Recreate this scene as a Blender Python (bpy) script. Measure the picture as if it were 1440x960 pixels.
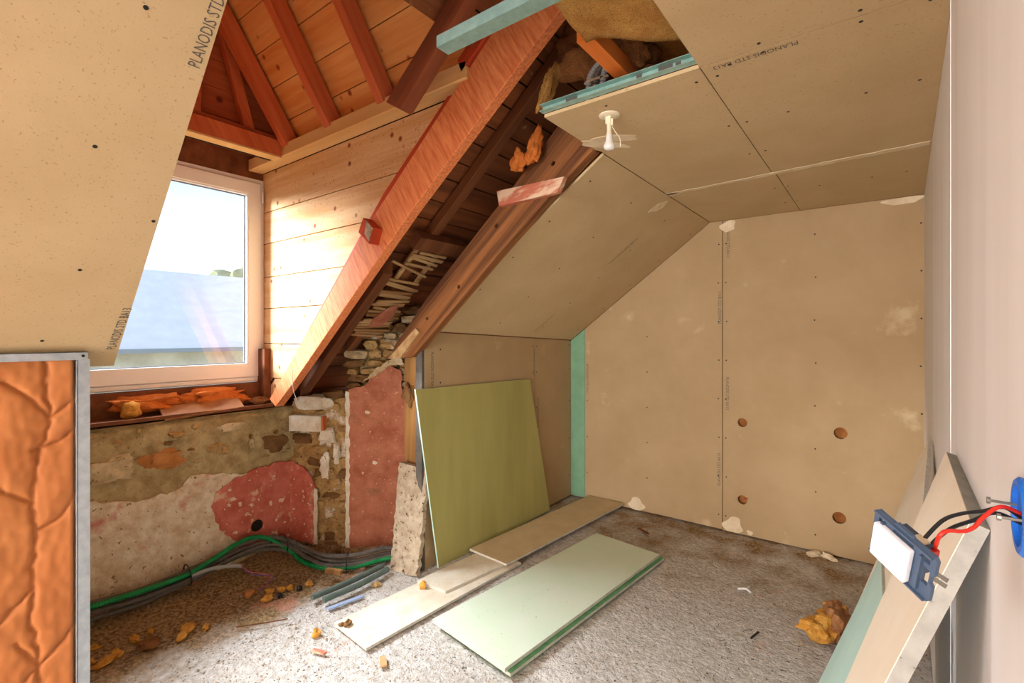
import bpy, bmesh, math, random
from mathutils import Vector, Matrix, noise
from mathutils.geometry import tessellate_polygon

S = bpy.context.scene
for o in list(bpy.data.objects):
    bpy.data.objects.remove(o)
C = S.collection
R = random.Random(7)

def srgb(r, g, b):
    f = lambda c: (c/255/12.92) if c/255 <= .04045 else ((c/255+.055)/1.055)**2.4
    return (f(r), f(g), f(b), 1)

# ------------------------------------------------------------------ camera
YAW = math.radians(37.2)
cd = bpy.data.cameras.new('camera'); cam = bpy.data.objects.new('camera', cd); C.objects.link(cam)
cd.sensor_width = 36; cd.lens = 36*688/1440; cd.clip_start = .02; cd.clip_end = 300
cd.shift_y = -10/1440
cam.location = (0, 0, 1.52); cam.rotation_euler = (math.pi/2, 0, YAW)
S.camera = cam
CR = Vector((math.cos(YAW), math.sin(YAW), 0)); CF = Vector((-math.sin(YAW), math.cos(YAW), 0)); CU = Vector((0, 0, 1))

# ------------------------------------------------------------------ sky, sun, daylight, added fill
w = bpy.data.worlds.new('sky'); S.world = w; w.use_nodes = True
nt = w.node_tree; nt.nodes.clear()
wo = nt.nodes.new('ShaderNodeOutputWorld'); bg = nt.nodes.new('ShaderNodeBackground')
tc = nt.nodes.new('ShaderNodeTexCoord'); sx = nt.nodes.new('ShaderNodeSeparateXYZ'); rp = nt.nodes.new('ShaderNodeValToRGB')
nt.links.new(tc.outputs['Generated'], sx.inputs[0]); nt.links.new(sx.outputs['Z'], rp.inputs[0])
nt.links.new(rp.outputs[0], bg.inputs[0]); nt.links.new(bg.outputs[0], wo.inputs[0])
e = rp.color_ramp.elements
e[0].position = .0; e[0].color = (.95, .98, 1, 1)
e[1].position = .60; e[1].color = (.24, .40, .66, 1)
x = e.new(.08); x.color = (.78, .88, 1, 1)
x = e.new(.25); x.color = (.40, .56, .78, 1)
bg.inputs[1].default_value = 1.25
sd = bpy.data.lights.new('sun', 'SUN'); sun = bpy.data.objects.new('sun', sd); C.objects.link(sun)
sd.energy = 5.5; sd.angle = .3; sd.color = (1, .98, .95); sun.location = (-9, -6, 5)
sun.rotation_euler = Vector((.60, .66, -.17)).to_track_quat('-Z', 'Y').to_euler()
# added fill lamp in the made-up opening of the wall behind the camera
ld = bpy.data.lights.new('rear_fill', 'AREA'); al = bpy.data.objects.new('rear_fill', ld); C.objects.link(al)
ld.shape = 'RECTANGLE'; ld.size = 2.0; ld.size_y = 1.7; ld.energy = 240; ld.color = (1, .99, .98)
al.location = (-1.12, -7.45, 1.30); al.rotation_euler = (math.pi/2, 0, 0)
# added fill lamp on the slope behind the camera, no roof window there
kd = bpy.data.lights.new('slope_fill', 'AREA'); kl = bpy.data.objects.new('slope_fill', kd); C.objects.link(kl)
kd.shape = 'RECTANGLE'; kd.size = 1.15; kd.size_y = 1.5; kd.energy = 33; kd.color = (.92, .96, 1)
kl.location = (-1.74, -1.45, 1.90); kl.rotation_euler = Vector((.598, 0, -.802)).to_track_quat('-Z', 'Y').to_euler()
# bright high sky falling in through the dormer window
wd_ = bpy.data.lights.new('dormer_window_daylight', 'AREA'); wl = bpy.data.objects.new('dormer_window_daylight', wd_); C.objects.link(wl)
wd_.shape = 'RECTANGLE'; wd_.size = 2.6; wd_.size_y = 1.5; wd_.energy = 405; wd_.color = (.93, .97, 1)
wl.location = (-5.3, .75, 3.75); wl.rotation_euler = Vector((3.8, .8, -3.0)).to_track_quat('-Z', 'Y').to_euler()
# added fill lamp by the solid right wall behind the camera
dd = bpy.data.lights.new('side_fill', 'AREA'); dl = bpy.data.objects.new('side_fill', dd); C.objects.link(dl)
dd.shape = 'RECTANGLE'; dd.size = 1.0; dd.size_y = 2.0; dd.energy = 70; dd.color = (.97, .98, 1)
dl.location = (-.06, -4.5, 1.08); dl.rotation_euler = (math.pi/2, 0, math.pi/2)
vs = S.view_settings
vs.view_transform = 'Standard'; vs.look = 'None'; vs.exposure = 1.0; vs.gamma = 1; vs.use_curve_mapping = False

# ------------------------------------------------------------------ materials
MATS = {}
def mat(name, c1, c2=None, scale=6, rough=.8, bump=.2, bscale=60, speck=None, sscale=90, samt=.35, grain=None, gk=.93,
        knots=None, kscale=5, metal=0, detail=4, contrast=(.35, .65), bdist=.004, patch=None, pscale=2, pthr=(.55, .6), spec=.3, wave=None):
    if name in MATS: return MATS[name]
    m = bpy.data.materials.new(name); m.use_nodes = True
    t = m.node_tree; N = t.nodes; L = t.links; b = N['Principled BSDF']
    b.inputs['Roughness'].default_value = rough; b.inputs['Metallic'].default_value = metal
    b.inputs['Specular IOR Level'].default_value = spec
    tcn = N.new('ShaderNodeTexCoord'); src = tcn.outputs['Object']
    raw = src
    if grain:
        g = Vector(grain).normalized()
        d = N.new('ShaderNodeVectorMath'); d.operation = 'DOT_PRODUCT'; d.inputs[1].default_value = g; L.new(src, d.inputs[0])
        k = N.new('ShaderNodeVectorMath'); k.operation = 'SCALE'; k.inputs[0].default_value = g*gk; L.new(d.outputs['Value'], k.inputs['Scale'])
        s_ = N.new('ShaderNodeVectorMath'); s_.operation = 'SUBTRACT'; L.new(src, s_.inputs[0]); L.new(k.outputs[0], s_.inputs[1])
        src = s_.outputs[0]
    def noi(sc, det=4, v=None):
        n = N.new('ShaderNodeTexNoise'); n.inputs['Scale'].default_value = sc; n.inputs['Detail'].default_value = det
        n.inputs['Roughness'].default_value = .6
        L.new(v or src, n.inputs['Vector']); return n.outputs['Fac']
    def ramp(v, lo, hi):
        r = N.new('ShaderNodeMapRange'); r.inputs['From Min'].default_value = lo; r.inputs['From Max'].default_value = hi
        L.new(v, r.inputs['Value']); return r.outputs[0]
    def mix(f, a, c):
        x = N.new('ShaderNodeMix'); x.data_type = 'RGBA'; L.new(f, x.inputs['Factor'])
        for sock, v in ((x.inputs[6], a), (x.inputs[7], c)):
            if isinstance(v, tuple): sock.default_value = v
            else: L.new(v, sock)
        return x.outputs[2]
    col = c1
    if c2: col = mix(ramp(noi(scale, detail), *contrast), c1, c2)
    if patch: col = mix(ramp(noi(pscale, 5, raw), *pthr), col, patch)
    if knots:
        v = N.new('ShaderNodeTexVoronoi'); v.inputs['Scale'].default_value = kscale; L.new(src if gk < .9 else raw, v.inputs['Vector'])
        col = mix(ramp(v.outputs['Distance'], .16, .08), col, knots)
    if speck: col = mix(ramp(noi(sscale, 2, raw), 1-samt, 1-samt+.06), col, speck)
    if isinstance(col, tuple): b.inputs['Base Color'].default_value = col
    else: L.new(col, b.inputs['Base Color'])
    if bump:
        bn = N.new('ShaderNodeBump'); bn.inputs['Strength'].default_value = bump; bn.inputs['Distance'].default_value = bdist
        L.new(noi(bscale, 5), bn.inputs['Height']); L.new(bn.outputs[0], b.inputs['Normal'])
    MATS[name] = m
    return m

RD = (1, 0, .84)      # run of the main roof rafters
M = {}
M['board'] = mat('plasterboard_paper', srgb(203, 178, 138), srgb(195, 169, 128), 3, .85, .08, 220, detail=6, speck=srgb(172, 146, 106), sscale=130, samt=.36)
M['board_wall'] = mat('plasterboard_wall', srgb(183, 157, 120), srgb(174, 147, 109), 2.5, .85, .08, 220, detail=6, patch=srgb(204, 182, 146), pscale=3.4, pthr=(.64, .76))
M['core'] = mat('gypsum_core', srgb(208, 203, 192), srgb(190, 186, 176), 30, .95, .5, 90, speck=srgb(120, 115, 105), sscale=70, samt=.34)
M['core_grey'] = mat('gypsum_core_grey', srgb(172, 171, 164), srgb(154, 153, 146), 30, .95, .4, 90, speck=srgb(96, 92, 84), sscale=60, samt=.30)
M['filler'] = mat('joint_filler', srgb(232, 215, 186), srgb(214, 194, 160), 14, .9, .3, 60)
M['ink'] = mat('grey_ink', srgb(96, 92, 86), rough=.9, bump=0)
M['screw'] = mat('screw_black', srgb(35, 30, 28), rough=.5, bump=0)
M['white_wall'] = mat('primed_wall', srgb(234, 231, 228), srgb(226, 221, 215), 5, .8, .15, 30, grain=(0, 0, 1), gk=.9)
M['greenwall'] = mat('moisture_board_green', srgb(130, 172, 140), srgb(116, 158, 126), 8, .85, .05, 150, speck=srgb(170, 205, 178), sscale=60, samt=.28)
M['green_olive'] = mat('moisture_board_olive', srgb(180, 174, 108), srgb(166, 160, 96), 5, .85, .1, 120, grain=(0, 0, 1), gk=.85)
M['green_pale'] = mat('moisture_board_pale', srgb(212, 228, 202), srgb(220, 230, 210), 4, .85, .1, 120, speck=srgb(140, 142, 120), sscale=75, samt=.29)
M['green_edge'] = mat('moisture_board_edge', srgb(120, 178, 130), srgb(95, 150, 105), 20, .85, .2, 90)
M['teal_board'] = mat('moisture_board_teal', srgb(196, 228, 216), srgb(188, 220, 208), 5, .85, .05, 120)
M['board_dusty'] = mat('plasterboard_dusty', srgb(236, 228, 210), srgb(222, 208, 182), 7, .9, .2, 120, speck=srgb(150, 132, 104), sscale=70, samt=.33)
M['board_floor'] = mat('plasterboard_offcut', srgb(216, 196, 158), srgb(204, 182, 144), 6, .9, .15, 120, speck=srgb(228, 214, 186), sscale=60, samt=.3)
M['cream_board'] = mat('plasterboard_cream', srgb(244, 233, 212), srgb(236, 223, 198), 4, .85, .05, 150)
M['floor'] = mat('rough_concrete', srgb(222, 217, 210), srgb(188, 179, 168), 34, .95, 1, 55, speck=srgb(104, 94, 84), sscale=62, samt=.365, bdist=.02, patch=srgb(228, 223, 217), pscale=1.6, pthr=(.56, .68), detail=6)
M['dirt'] = mat('brown_dirt', srgb(136, 106, 70), srgb(96, 70, 42), 14, 1, 1, 90, speck=srgb(170, 140, 96), sscale=80, samt=.4, bdist=.01)
M['mortar'] = mat('old_mortar', srgb(196, 176, 130), srgb(154, 132, 88), 11, 1, 1, 45, speck=srgb(104, 88, 58), sscale=80, samt=.34, bdist=.008)
M['lime'] = mat('lime_plaster', srgb(244, 232, 208), srgb(214, 186, 148), 16, 1, 1, 32, speck=srgb(150, 112, 78), sscale=34, samt=.35, bdist=.02, patch=srgb(214, 140, 122), pscale=5, pthr=(.58, .68), detail=8)
M['red_plaster'] = mat('red_painted_plaster', srgb(216, 124, 106), srgb(186, 92, 74), 12, .9, .9, 40, speck=srgb(234, 204, 172), sscale=24, samt=.37, bdist=.008, patch=srgb(226, 184, 152), pscale=9, pthr=(.58, .66), detail=8)
M['pink_plaster'] = mat('pink_painted_plaster', srgb(196, 128, 100), srgb(166, 98, 72), 10, .9, .9, 50, speck=srgb(224, 186, 154), sscale=48, samt=.34, bdist=.006, patch=srgb(146, 102, 72), pscale=6, pthr=(.56, .7), detail=8)
M['rubble_mix'] = mat('rubble_lime_mix', srgb(206, 172, 116), srgb(164, 126, 76), 14, 1, 1, 36, speck=srgb(116, 84, 50), sscale=40, samt=.36, bdist=.015, patch=srgb(240, 230, 210), pscale=7, pthr=(.54, .64), detail=8)
M['stone_a'] = mat('rubble_ochre', srgb(190, 158, 106), srgb(150, 116, 70), 12, 1, .8, 50, bdist=.008, speck=srgb(96, 72, 46), sscale=50, samt=.36)
M['stone_b'] = mat('rubble_cream', srgb(218, 202, 168), srgb(186, 162, 120), 12, 1, .8, 50, bdist=.008, speck=srgb(120, 96, 64), sscale=50, samt=.36)
M['stone_c'] = mat('rubble_orange', srgb(200, 140, 82), srgb(176, 116, 64), 12, 1, .7, 50, bdist=.006)
M['stone_d'] = mat('rubble_brown', srgb(142, 106, 66), srgb(110, 78, 46), 12, 1, .8, 50, bdist=.008)
M['whitewash'] = mat('whitewash', srgb(238, 230, 214), srgb(216, 198, 168), 12, 1, .7, 60, bdist=.006, speck=srgb(150, 116, 76), sscale=40, samt=.33)
M['pine_cheek'] = mat('pine_planks', srgb(240, 206, 158), srgb(218, 168, 112), 14, .7, .5, 60, grain=(1, 0, 0), knots=srgb(150, 80, 42), kscale=8.5, bdist=.005, speck=srgb(196, 140, 88), sscale=70, samt=.36, detail=7)
M['pine_side'] = mat('pine_roof_boards', srgb(250, 190, 116), srgb(230, 146, 76), 14, .7, .5, 60, grain=(1, 0, 0), knots=srgb(160, 76, 36), kscale=8, bdist=.005, detail=7)
M['pine_front'] = mat('pine_front_boards', srgb(206, 112, 66), srgb(170, 82, 46), 14, .7, .5, 60, grain=(0, 1, 0), knots=srgb(120, 50, 28), kscale=6, bdist=.003)
M['rafter_red'] = mat('red_brown_rafter', srgb(226, 126, 78), srgb(200, 98, 56), 14, .65, .4, 60, grain=(0, -.53, .85), bdist=.003)
M['trimmer'] = mat('sawn_orange_rafter', srgb(238, 152, 98), srgb(212, 112, 64), 90, .6, .5, 120, grain=(.6, 0, -1), gk=.9, bdist=.003)
M['trimmer_dark'] = mat('dark_red_batten', srgb(206, 80, 42), srgb(178, 62, 32), 10, .6, .3, 60, grain=RD)
M['plate'] = mat('pale_pine_plate', srgb(238, 200, 140), srgb(222, 176, 112), 7, .75, .3, 50, grain=(1, 0, 0))
M['old_beam'] = mat('old_brown_beam', srgb(160, 104, 58), srgb(84, 48, 24), 22, .75, 1, 20, grain=RD, gk=.97, bdist=.02, contrast=(.35, .65), detail=7)
M['old_rafter'] = mat('old_dark_rafter', srgb(134, 82, 48), srgb(98, 56, 32), 10, .8, .5, 40, grain=RD)
M['cut_rafter'] = mat('cut_rafter_wood', srgb(158, 84, 50), srgb(120, 62, 38), 10, .8, .5, 40, grain=RD)
M['sarking'] = mat('old_roof_board', srgb(156, 92, 52), srgb(96, 54, 30), 9, .8, .7, 30, grain=(0, 1, 0), bdist=.006, speck=srgb(176, 130, 84), sscale=26, samt=.3)
M['lath'] = mat('old_lath', srgb(206, 172, 122), srgb(150, 108, 68), 12, .9, .5, 50, grain=(0, 1, 0))
M['painted_wood'] = mat('flaking_pink_paint', srgb(190, 110, 84), srgb(218, 188, 158), 16, .8, .5, 50, grain=(1, 0, .2), gk=.7, contrast=(.45, .58))
M['orange_wood'] = mat('orange_joist', srgb(232, 138, 60), srgb(214, 116, 46), 8, .7, .3, 50, grain=(0, 1, 0))
M['post'] = mat('rotten_post', srgb(176, 132, 78), srgb(118, 76, 40), 10, .9, 1, 30, grain=(0, 0, 1), bdist=.01)
M['wool'] = mat('mineral_wool', srgb(214, 166, 92), srgb(176, 124, 62), 10, 1, 1, 220, speck=srgb(140, 94, 44), sscale=260, samt=.42, bdist=.008)
M['wool_dark'] = mat('mineral_wool_dark', srgb(164, 110, 62), srgb(126, 80, 42), 10, 1, 1, 200, speck=srgb(92, 56, 28), sscale=230, samt=.4, bdist=.01)
M['wool_yellow'] = mat('yellow_wool', srgb(226, 172, 82), srgb(200, 136, 52), 22, 1, 1, 120, bdist=.008)
M['wool_orange'] = mat('orange_wool', srgb(222, 134, 62), srgb(198, 104, 40), 14, 1, 1, 90, bdist=.008)
M['kraft'] = mat('kraft_facing', srgb(196, 124, 70), srgb(186, 112, 60), 4, .6, .1, 90)
M['kraft_brown'] = mat('kraft_scrap', srgb(170, 120, 76), srgb(150, 100, 62), 8, .7, .3, 60)
M['zinc'] = mat('galvanised_steel', srgb(188, 198, 206), srgb(168, 178, 188), 30, .45, .05, 60, metal=.55)
M['zinc_teal'] = mat('galvanised_tinted', srgb(160, 196, 188), srgb(140, 178, 172), 30, .4, .05, 60, metal=.4)
M['pvc'] = mat('white_pvc', srgb(240, 240, 240), rough=.35, bump=0, spec=.5)
M['seal'] = mat('grey_gasket', srgb(120, 126, 132), rough=.6, bump=0)
M['ivory'] = mat('ivory_plastic', srgb(238, 228, 200), rough=.4, bump=0, spec=.5)
M['opal'] = mat('opal_glass', srgb(235, 235, 230), rough=.2, bump=0, spec=.5)
M['blue'] = mat('blue_plastic', srgb(20, 110, 214), rough=.4, bump=0, spec=.5)
M['slate_plastic'] = mat('slate_blue_plastic', srgb(70, 88, 112), rough=.5, bump=0, spec=.5)
M['white_plastic'] = mat('white_switch', srgb(240, 240, 246), rough=.3, bump=0, spec=.5)
M['black_wire'] = mat('black_insulation', srgb(30, 30, 32), rough=.4, bump=0, spec=.5)
M['red_wire'] = mat('red_insulation', srgb(216, 44, 30), rough=.4, bump=0, spec=.5)
M['steel'] = mat('dull_steel', srgb(150, 148, 140), rough=.35, bump=0, metal=.7)
M['conduit'] = mat('grey_conduit', srgb(104, 98, 90), srgb(88, 82, 76), 20, .6, .1, 60)
M['conduit_pale'] = mat('pale_grey_conduit', srgb(150, 152, 150), rough=.6, bump=0)
M['conduit_green'] = mat('green_conduit', srgb(10, 140, 74), srgb(6, 122, 62), 20, .5, .1, 60)
M['pipe_teal'] = mat('grey_green_pipe', srgb(104, 120, 112), srgb(88, 104, 98), 20, .6, .1, 60)
M['cement'] = mat('cement_render', srgb(196, 180, 156), srgb(166, 146, 120), 22, 1, 1, 60, speck=srgb(84, 66, 50), sscale=45, samt=.38, bdist=.012)
M['dark'] = mat('dark_void', srgb(40, 28, 20), rough=1, bump=0)
M['core_wall'] = mat('insulation_core', srgb(178, 118, 64), srgb(150, 92, 46), 10, 1, .6, 60)
M['blue_paint'] = mat('blue_painted_batten', srgb(150, 168, 200), rough=.8, bump=.2)
M['pink_wire'] = mat('pink_wire', srgb(200, 90, 110), rough=.5, bump=0)
M['violet_wire'] = mat('violet_wire', srgb(120, 100, 170), rough=.5, bump=0)
M['slate'] = mat('far_slates', srgb(250, 232, 214), srgb(242, 222, 204), 3, .8, 0)
M['far_stone'] = mat('far_stone', srgb(226, 216, 190), srgb(196, 186, 160), 2, .9, 0)
M['far_leaf'] = mat('far_leaves', srgb(150, 160, 130), srgb(120, 132, 100), 3, .9, .5, 8)
M['ground'] = mat('outside_ground', srgb(150, 150, 120), rough=1, bump=0)
gm = bpy.data.materials.new('window_glass'); gm.use_nodes = True; t = gm.node_tree; t.nodes.clear()
a_ = t.nodes.new('ShaderNodeBsdfTransparent'); b_ = t.nodes.new('ShaderNodeBsdfGlossy'); c_ = t.nodes.new('ShaderNodeMixShader'); d_ = t.nodes.new('ShaderNodeOutputMaterial')
b_.inputs['Roughness'].default_value = .02; c_.inputs[0].default_value = .05; a_.inputs[0].default_value = (.97, .985, 1, 1)
t.links.new(a_.outputs[0], c_.inputs[1]); t.links.new(b_.outputs[0], c_.inputs[2]); t.links.new(c_.outputs[0], d_.inputs[0]); M['glass'] = gm

# ------------------------------------------------------------------ helpers
OFF = {}
def tag(o, label=None, cat=None, group=None, kind=None):
    if label: o['label'] = label
    if cat: o['category'] = cat
    if group: o['group'] = group
    if kind: o['kind'] = kind
    return o
def thing(name, loc, label=None, cat=None, group=None, kind=None):
    o = bpy.data.objects.new(name, None); C.objects.link(o); o.location = loc; o.empty_display_size = .1
    OFF[o] = Vector(loc); return tag(o, label, cat, group, kind)
def mk(name, V, F, m, parent=None, smooth=False):
    V = [Vector(v) for v in V]
    if parent is None:
        xs = [v.x for v in V]; ys = [v.y for v in V]
        off = Vector(((min(xs)+max(xs))/2, (min(ys)+max(ys))/2, min(v.z for v in V)))
    else: off = OFF[parent]
    me = bpy.data.meshes.new(name); me.from_pydata([v-off for v in V], [], F)
    ms = m if isinstance(m, (list, tuple)) else [m]
    for q in ms: me.materials.append(M[q] if isinstance(q, str) else q)
    bm = bmesh.new(); bm.from_mesh(me); bmesh.ops.recalc_face_normals(bm, faces=bm.faces); bm.to_mesh(me); bm.free()
    if smooth:
        for p in me.polygons: p.use_smooth = True
    o = bpy.data.objects.new(name, me); C.objects.link(o)
    if parent is None: o.location = off
    else: o.parent = parent
    OFF[o] = off
    return o
def struct(name, V, F, m, **k):
    o = mk(name, V, F, m, **k); o['kind'] = 'structure'; return o

class G:                                              # mesh collector
    def __init__(s): s.V = []; s.F = []
    def add(s, V, F):
        n = len(s.V); s.V += [Vector(v) for v in V]; s.F += [tuple(i+n for i in f) for f in F]; return s
    def box(s, a, b):
        x0, y0, z0 = a; x1, y1, z1 = b
        return s.add([(x0,y0,z0),(x1,y0,z0),(x1,y1,z0),(x0,y1,z0),(x0,y0,z1),(x1,y0,z1),(x1,y1,z1),(x0,y1,z1)],
                     [(0,3,2,1),(4,5,6,7),(0,1,5,4),(1,2,6,5),(2,3,7,6),(3,0,4,7)])
    def obox(s, c, ex, ey, ez):                       # oriented box: centre and half-axes
        c, ex, ey, ez = map(Vector, (c, ex, ey, ez))
        return s.add([c+i*ex+j*ey+k*ez for k in (-1,1) for j in (-1,1) for i in (-1,1)],
                     [(0,2,3,1),(4,5,7,6),(0,1,5,4),(1,3,7,5),(3,2,6,7),(2,0,4,6)])
    def prism(s, poly, org, ex, ey, en, th, holes=()):  # outline (a,b) -> org+a*ex+b*ey, extruded by en*th
        org, ex, ey, en = map(Vector, (org, ex, ey, en))
        loops = [list(poly)]+[list(h) for h in holes]
        pts = [p for l in loops for p in l]; n = len(pts)
        tri = tessellate_polygon([[Vector((p[0], p[1], 0)) for p in l] for l in loops])
        V = [org+p[0]*ex+p[1]*ey for p in pts]; V += [v+en*th for v in V]
        F = [tuple(t_) for t_ in tri]+[tuple(i+n for i in reversed(t_)) for t_ in tri]
        k = 0
        for l in loops:
            for i in range(len(l)):
                a = k+i; b = k+(i+1) % len(l); F.append((a, b, b+n, a+n))
            k += len(l)
        return s.add(V, F)
    def cyl(s, p, q, r0, r1=None, n=16, caps=True):
        p, q = Vector(p), Vector(q); r1 = r0 if r1 is None else r1
        d = (q-p).normalized(); u = d.orthogonal().normalized(); v = d.cross(u)
        V = []
        for c_, r in ((p, r0), (q, r1)):
            for i in range(n):
                a = 2*math.pi*i/n; V.append(c_+(u*math.cos(a)+v*math.sin(a))*r)
        F = [(i, (i+1) % n, (i+1) % n+n, i+n) for i in range(n)]
        if caps: F += [tuple(range(n))[::-1], tuple(range(n, 2*n))]
        return s.add(V, F)
    def lathe(s, c, prof, n=20, axis=(0,0,1)):        # prof: (r, h)
        d = Vector(axis).normalized(); u = d.orthogonal().normalized(); v = d.cross(u); c = Vector(c)
        V = [c+d*h+(u*math.cos(2*math.pi*i/n)+v*math.sin(2*math.pi*i/n))*r for r, h in prof for i in range(n)]
        F = [(k*n+i, k*n+(i+1) % n, (k+1)*n+(i+1) % n, (k+1)*n+i) for k in range(len(prof)-1) for i in range(n)]
        F += [tuple(range(n))[::-1], tuple(range((len(prof)-1)*n, len(prof)*n))]
        return s.add(V, F)
    def tube(s, pts, r, n=8, step=.012, corr=0.):
        P = smoothpath(pts, step); V = []; F = []
        for i, p in enumerate(P):
            d = (P[min(i+1, len(P)-1)]-P[max(i-1, 0)]).normalized()
            u = d.cross(Vector((0, 0, 1)))
            u = u.normalized() if u.length > .05 else d.orthogonal().normalized(); v = u.cross(d)
            rr = r*(1+corr*(1 if i % 2 else -1))
            V += [p+(u*math.cos(2*math.pi*k/n)+v*math.sin(2*math.pi*k/n))*rr for k in range(n)]
        for i in range(len(P)-1):
            F += [(i*n+k, i*n+(k+1) % n, (i+1)*n+(k+1) % n, (i+1)*n+k) for k in range(n)]
        F += [tuple(range(n))[::-1], tuple(range((len(P)-1)*n, len(P)*n))]
        return s.add(V, F)
    def rock(s, c, size, seed, sub=2, rough=.35, rot=None, box=1.):
        bm = bmesh.new(); bmesh.ops.create_icosphere(bm, subdivisions=sub, radius=1)
        q = rot or Matrix.Identity(3); V = []
        for v in bm.verts:
            k = 1+rough*noise.noise(v.co*1.6+Vector((seed*3.1, seed*1.7, seed)))+rough*.4*noise.noise(v.co*4+Vector((seed, 9, seed*2)))
            w = [math.copysign(abs(t_)**box, t_) for t_ in v.co]
            V.append(Vector(c)+q @ Vector((w[0]*size[0]*k, w[1]*size[1]*k, w[2]*size[2]*k)))
        F = [tuple(x.index for x in f.verts) for f in bm.faces]; bm.free()
        return s.add(V, F)
    def done(s, name, m, parent=None, smooth=False): return mk(name, s.V, s.F, m, parent, smooth)

def smoothpath(pts, step):
    pts = [Vector(p) for p in pts]
    if len(pts) == 2:
        n = max(1, int((pts[1]-pts[0]).length/step)); return [pts[0].lerp(pts[1], i/n) for i in range(n+1)]
    P = [pts[0]*2-pts[1]]+pts+[pts[-1]*2-pts[-2]]; out = []
    for i in range(1, len(P)-2):
        a, b, c, d = P[i-1:i+3]; n = max(2, int((c-b).length/step))
        for k in range(n):
            t = k/n
            out.append(.5*((2*b)+(c-a)*t+(2*a-5*b+4*c-d)*t*t+(3*b-a-3*c+d)*t**3))
    return out+[pts[-1]]
def jag(poly, seg=.03, amp=.008, seed=1, keep=()):     # break the outline of a plaster patch into a ragged edge
    out = []; r = random.Random(seed)
    for i, p in enumerate(poly):
        q = poly[(i+1) % len(poly)]; L = math.dist(p, q); out.append(p)
        if i in keep: continue
        n = int(L/seg)
        for k in range(1, n):
            t = k/n; nx, ny = -(q[1]-p[1])/L, (q[0]-p[0])/L; o_ = r.uniform(-amp, amp)
            out.append((p[0]+(q[0]-p[0])*t+nx*o_, p[1]+(q[1]-p[1])*t+ny*o_))
    return out
def circle(c, r, n=20): return [(c[0]+r*math.cos(2*math.pi*i/n), c[1]+r*math.sin(2*math.pi*i/n)) for i in range(n)]
def beam(name, poly, y0, y1, m, label, cat='beam', group=None, parent=None):   # timber with an X-Z outline
    o = G().prism(poly, (0, y0, 0), (1,0,0), (0,0,1), (0,1,0), y1-y0).done(name, m, parent)
    b = o.modifiers.new('bevel', 'BEVEL'); b.width = .003; b.segments = 1; b.limit_method = 'ANGLE'
    return tag(o, label, cat, group) if parent is None else o
def text(body, org, ex, ey, en, length, height, parent, name='lettering'):
    cu = bpy.data.curves.new('t', 'FONT'); cu.body = body; cu.size = 1; cu.resolution_u = 2
    o = bpy.data.objects.new('t', cu); C.objects.link(o); bpy.context.view_layer.update()
    me = bpy.data.meshes.new_from_object(o.evaluated_get(bpy.context.evaluated_depsgraph_get()))
    xs = [v.co.x for v in me.vertices]; ys = [v.co.y for v in me.vertices]
    x0, x1 = min(xs), max(xs); y1 = max(ys)
    org, ex, ey, en = map(Vector, (org, ex, ey, en))
    V = [org+ex*((v.co.x-x0)/(x1-x0)*length)+ey*(v.co.y/y1*height)+en*.0008 for v in me.vertices]
    F = [tuple(p.vertices) for p in me.polygons]
    bpy.data.objects.remove(o); bpy.data.meshes.remove(me)
    return mk(name, V, F, 'ink', parent)
PR = 'PLANODIS STD BA13'

KX, GY, CZ = -2.343, 4.006, 2.40
roofz = lambda x: 1.36+.84*(x+3.1)
wallx = lambda y: .205-(GY-y)*.0265

# ------------------------------------------------------------------ floor
nx, ny = 190, 560
X0, X1, Y0, Y1 = -3.45, .35, -7.6, 4.1
def floorh(x, y):
    h = .004*noise.noise(Vector((x*3, y*3, 0)))+.005*noise.noise(Vector((x*22, y*22, 5)))
    d = min(x+3.3, 1e9)
    if y > 1.6: d = min(d, max(0, (x+3.3)*.55-(y-1.8)*.8))
    h += .09*max(0, min(1, (2.6-y)/.5))*max(0, 1-max(0, d)/.42)**1.6*(.7+.5*noise.noise(Vector((x*4, y*4, 3))))
    return h-.006
V = []; 
for j in range(ny+1):
    for i in range(nx+1):
        x = X0+(X1-X0)*i/nx; y = Y0+(Y1-Y0)*j/ny
        V.append((x, y, floorh(x, y)))
F = [(j*(nx+1)+i, j*(nx+1)+i+1, (j+1)*(nx+1)+i+1, (j+1)*(nx+1)+i) for j in range(ny) for i in range(nx)]
fl = struct('floor', V, F, 'floor', smooth=True)
# dirt lies along the old wall and, thinner, under the far partition
m = M['floor'].copy(); m.name = 'rough_concrete_dirty'; t = m.node_tree; b = t.nodes['Principled BSDF']
old = b.inputs['Base Color'].links[0].from_socket
g = t.nodes.new('ShaderNodeNewGeometry'); sp = t.nodes.new('ShaderNodeSeparateXYZ'); t.links.new(g.outputs['Position'], sp.inputs[0])
def mr(v, a, b2, lo=0, hi=1):
    r = t.nodes.new('ShaderNodeMapRange'); r.inputs[1].default_value = a; r.inputs[2].default_value = b2; r.inputs[3].default_value = lo; r.inputs[4].default_value = hi
    t.links.new(v, r.inputs[0]); return r.outputs[0]
def mth(op, a, b2):
    q = t.nodes.new('ShaderNodeMath'); q.operation = op; q.use_clamp = op in ('ADD',) and False
    for s_, v in ((q.inputs[0], a), (q.inputs[1], b2)):
        if isinstance(v, (int, float)): s_.default_value = v
        else: t.links.new(v, s_)
    return q.outputs[0]
nz = t.nodes.new('ShaderNodeTexNoise'); nz.inputs['Scale'].default_value = 5; nz.inputs['Detail'].default_value = 6; t.links.new(g.outputs['Position'], nz.inputs['Vector'])
fx = mr(sp.outputs[0], -2.35, -2.85); fy = mr(sp.outputs[1], 2.4, 3.9, 0, .60)
fac = mth('ADD', mth('MAXIMUM', fx, fy), mth('MULTIPLY', mth('SUBTRACT', nz.outputs[0], .5), 1.3))
fac = mr(fac, .35, .75)
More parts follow.
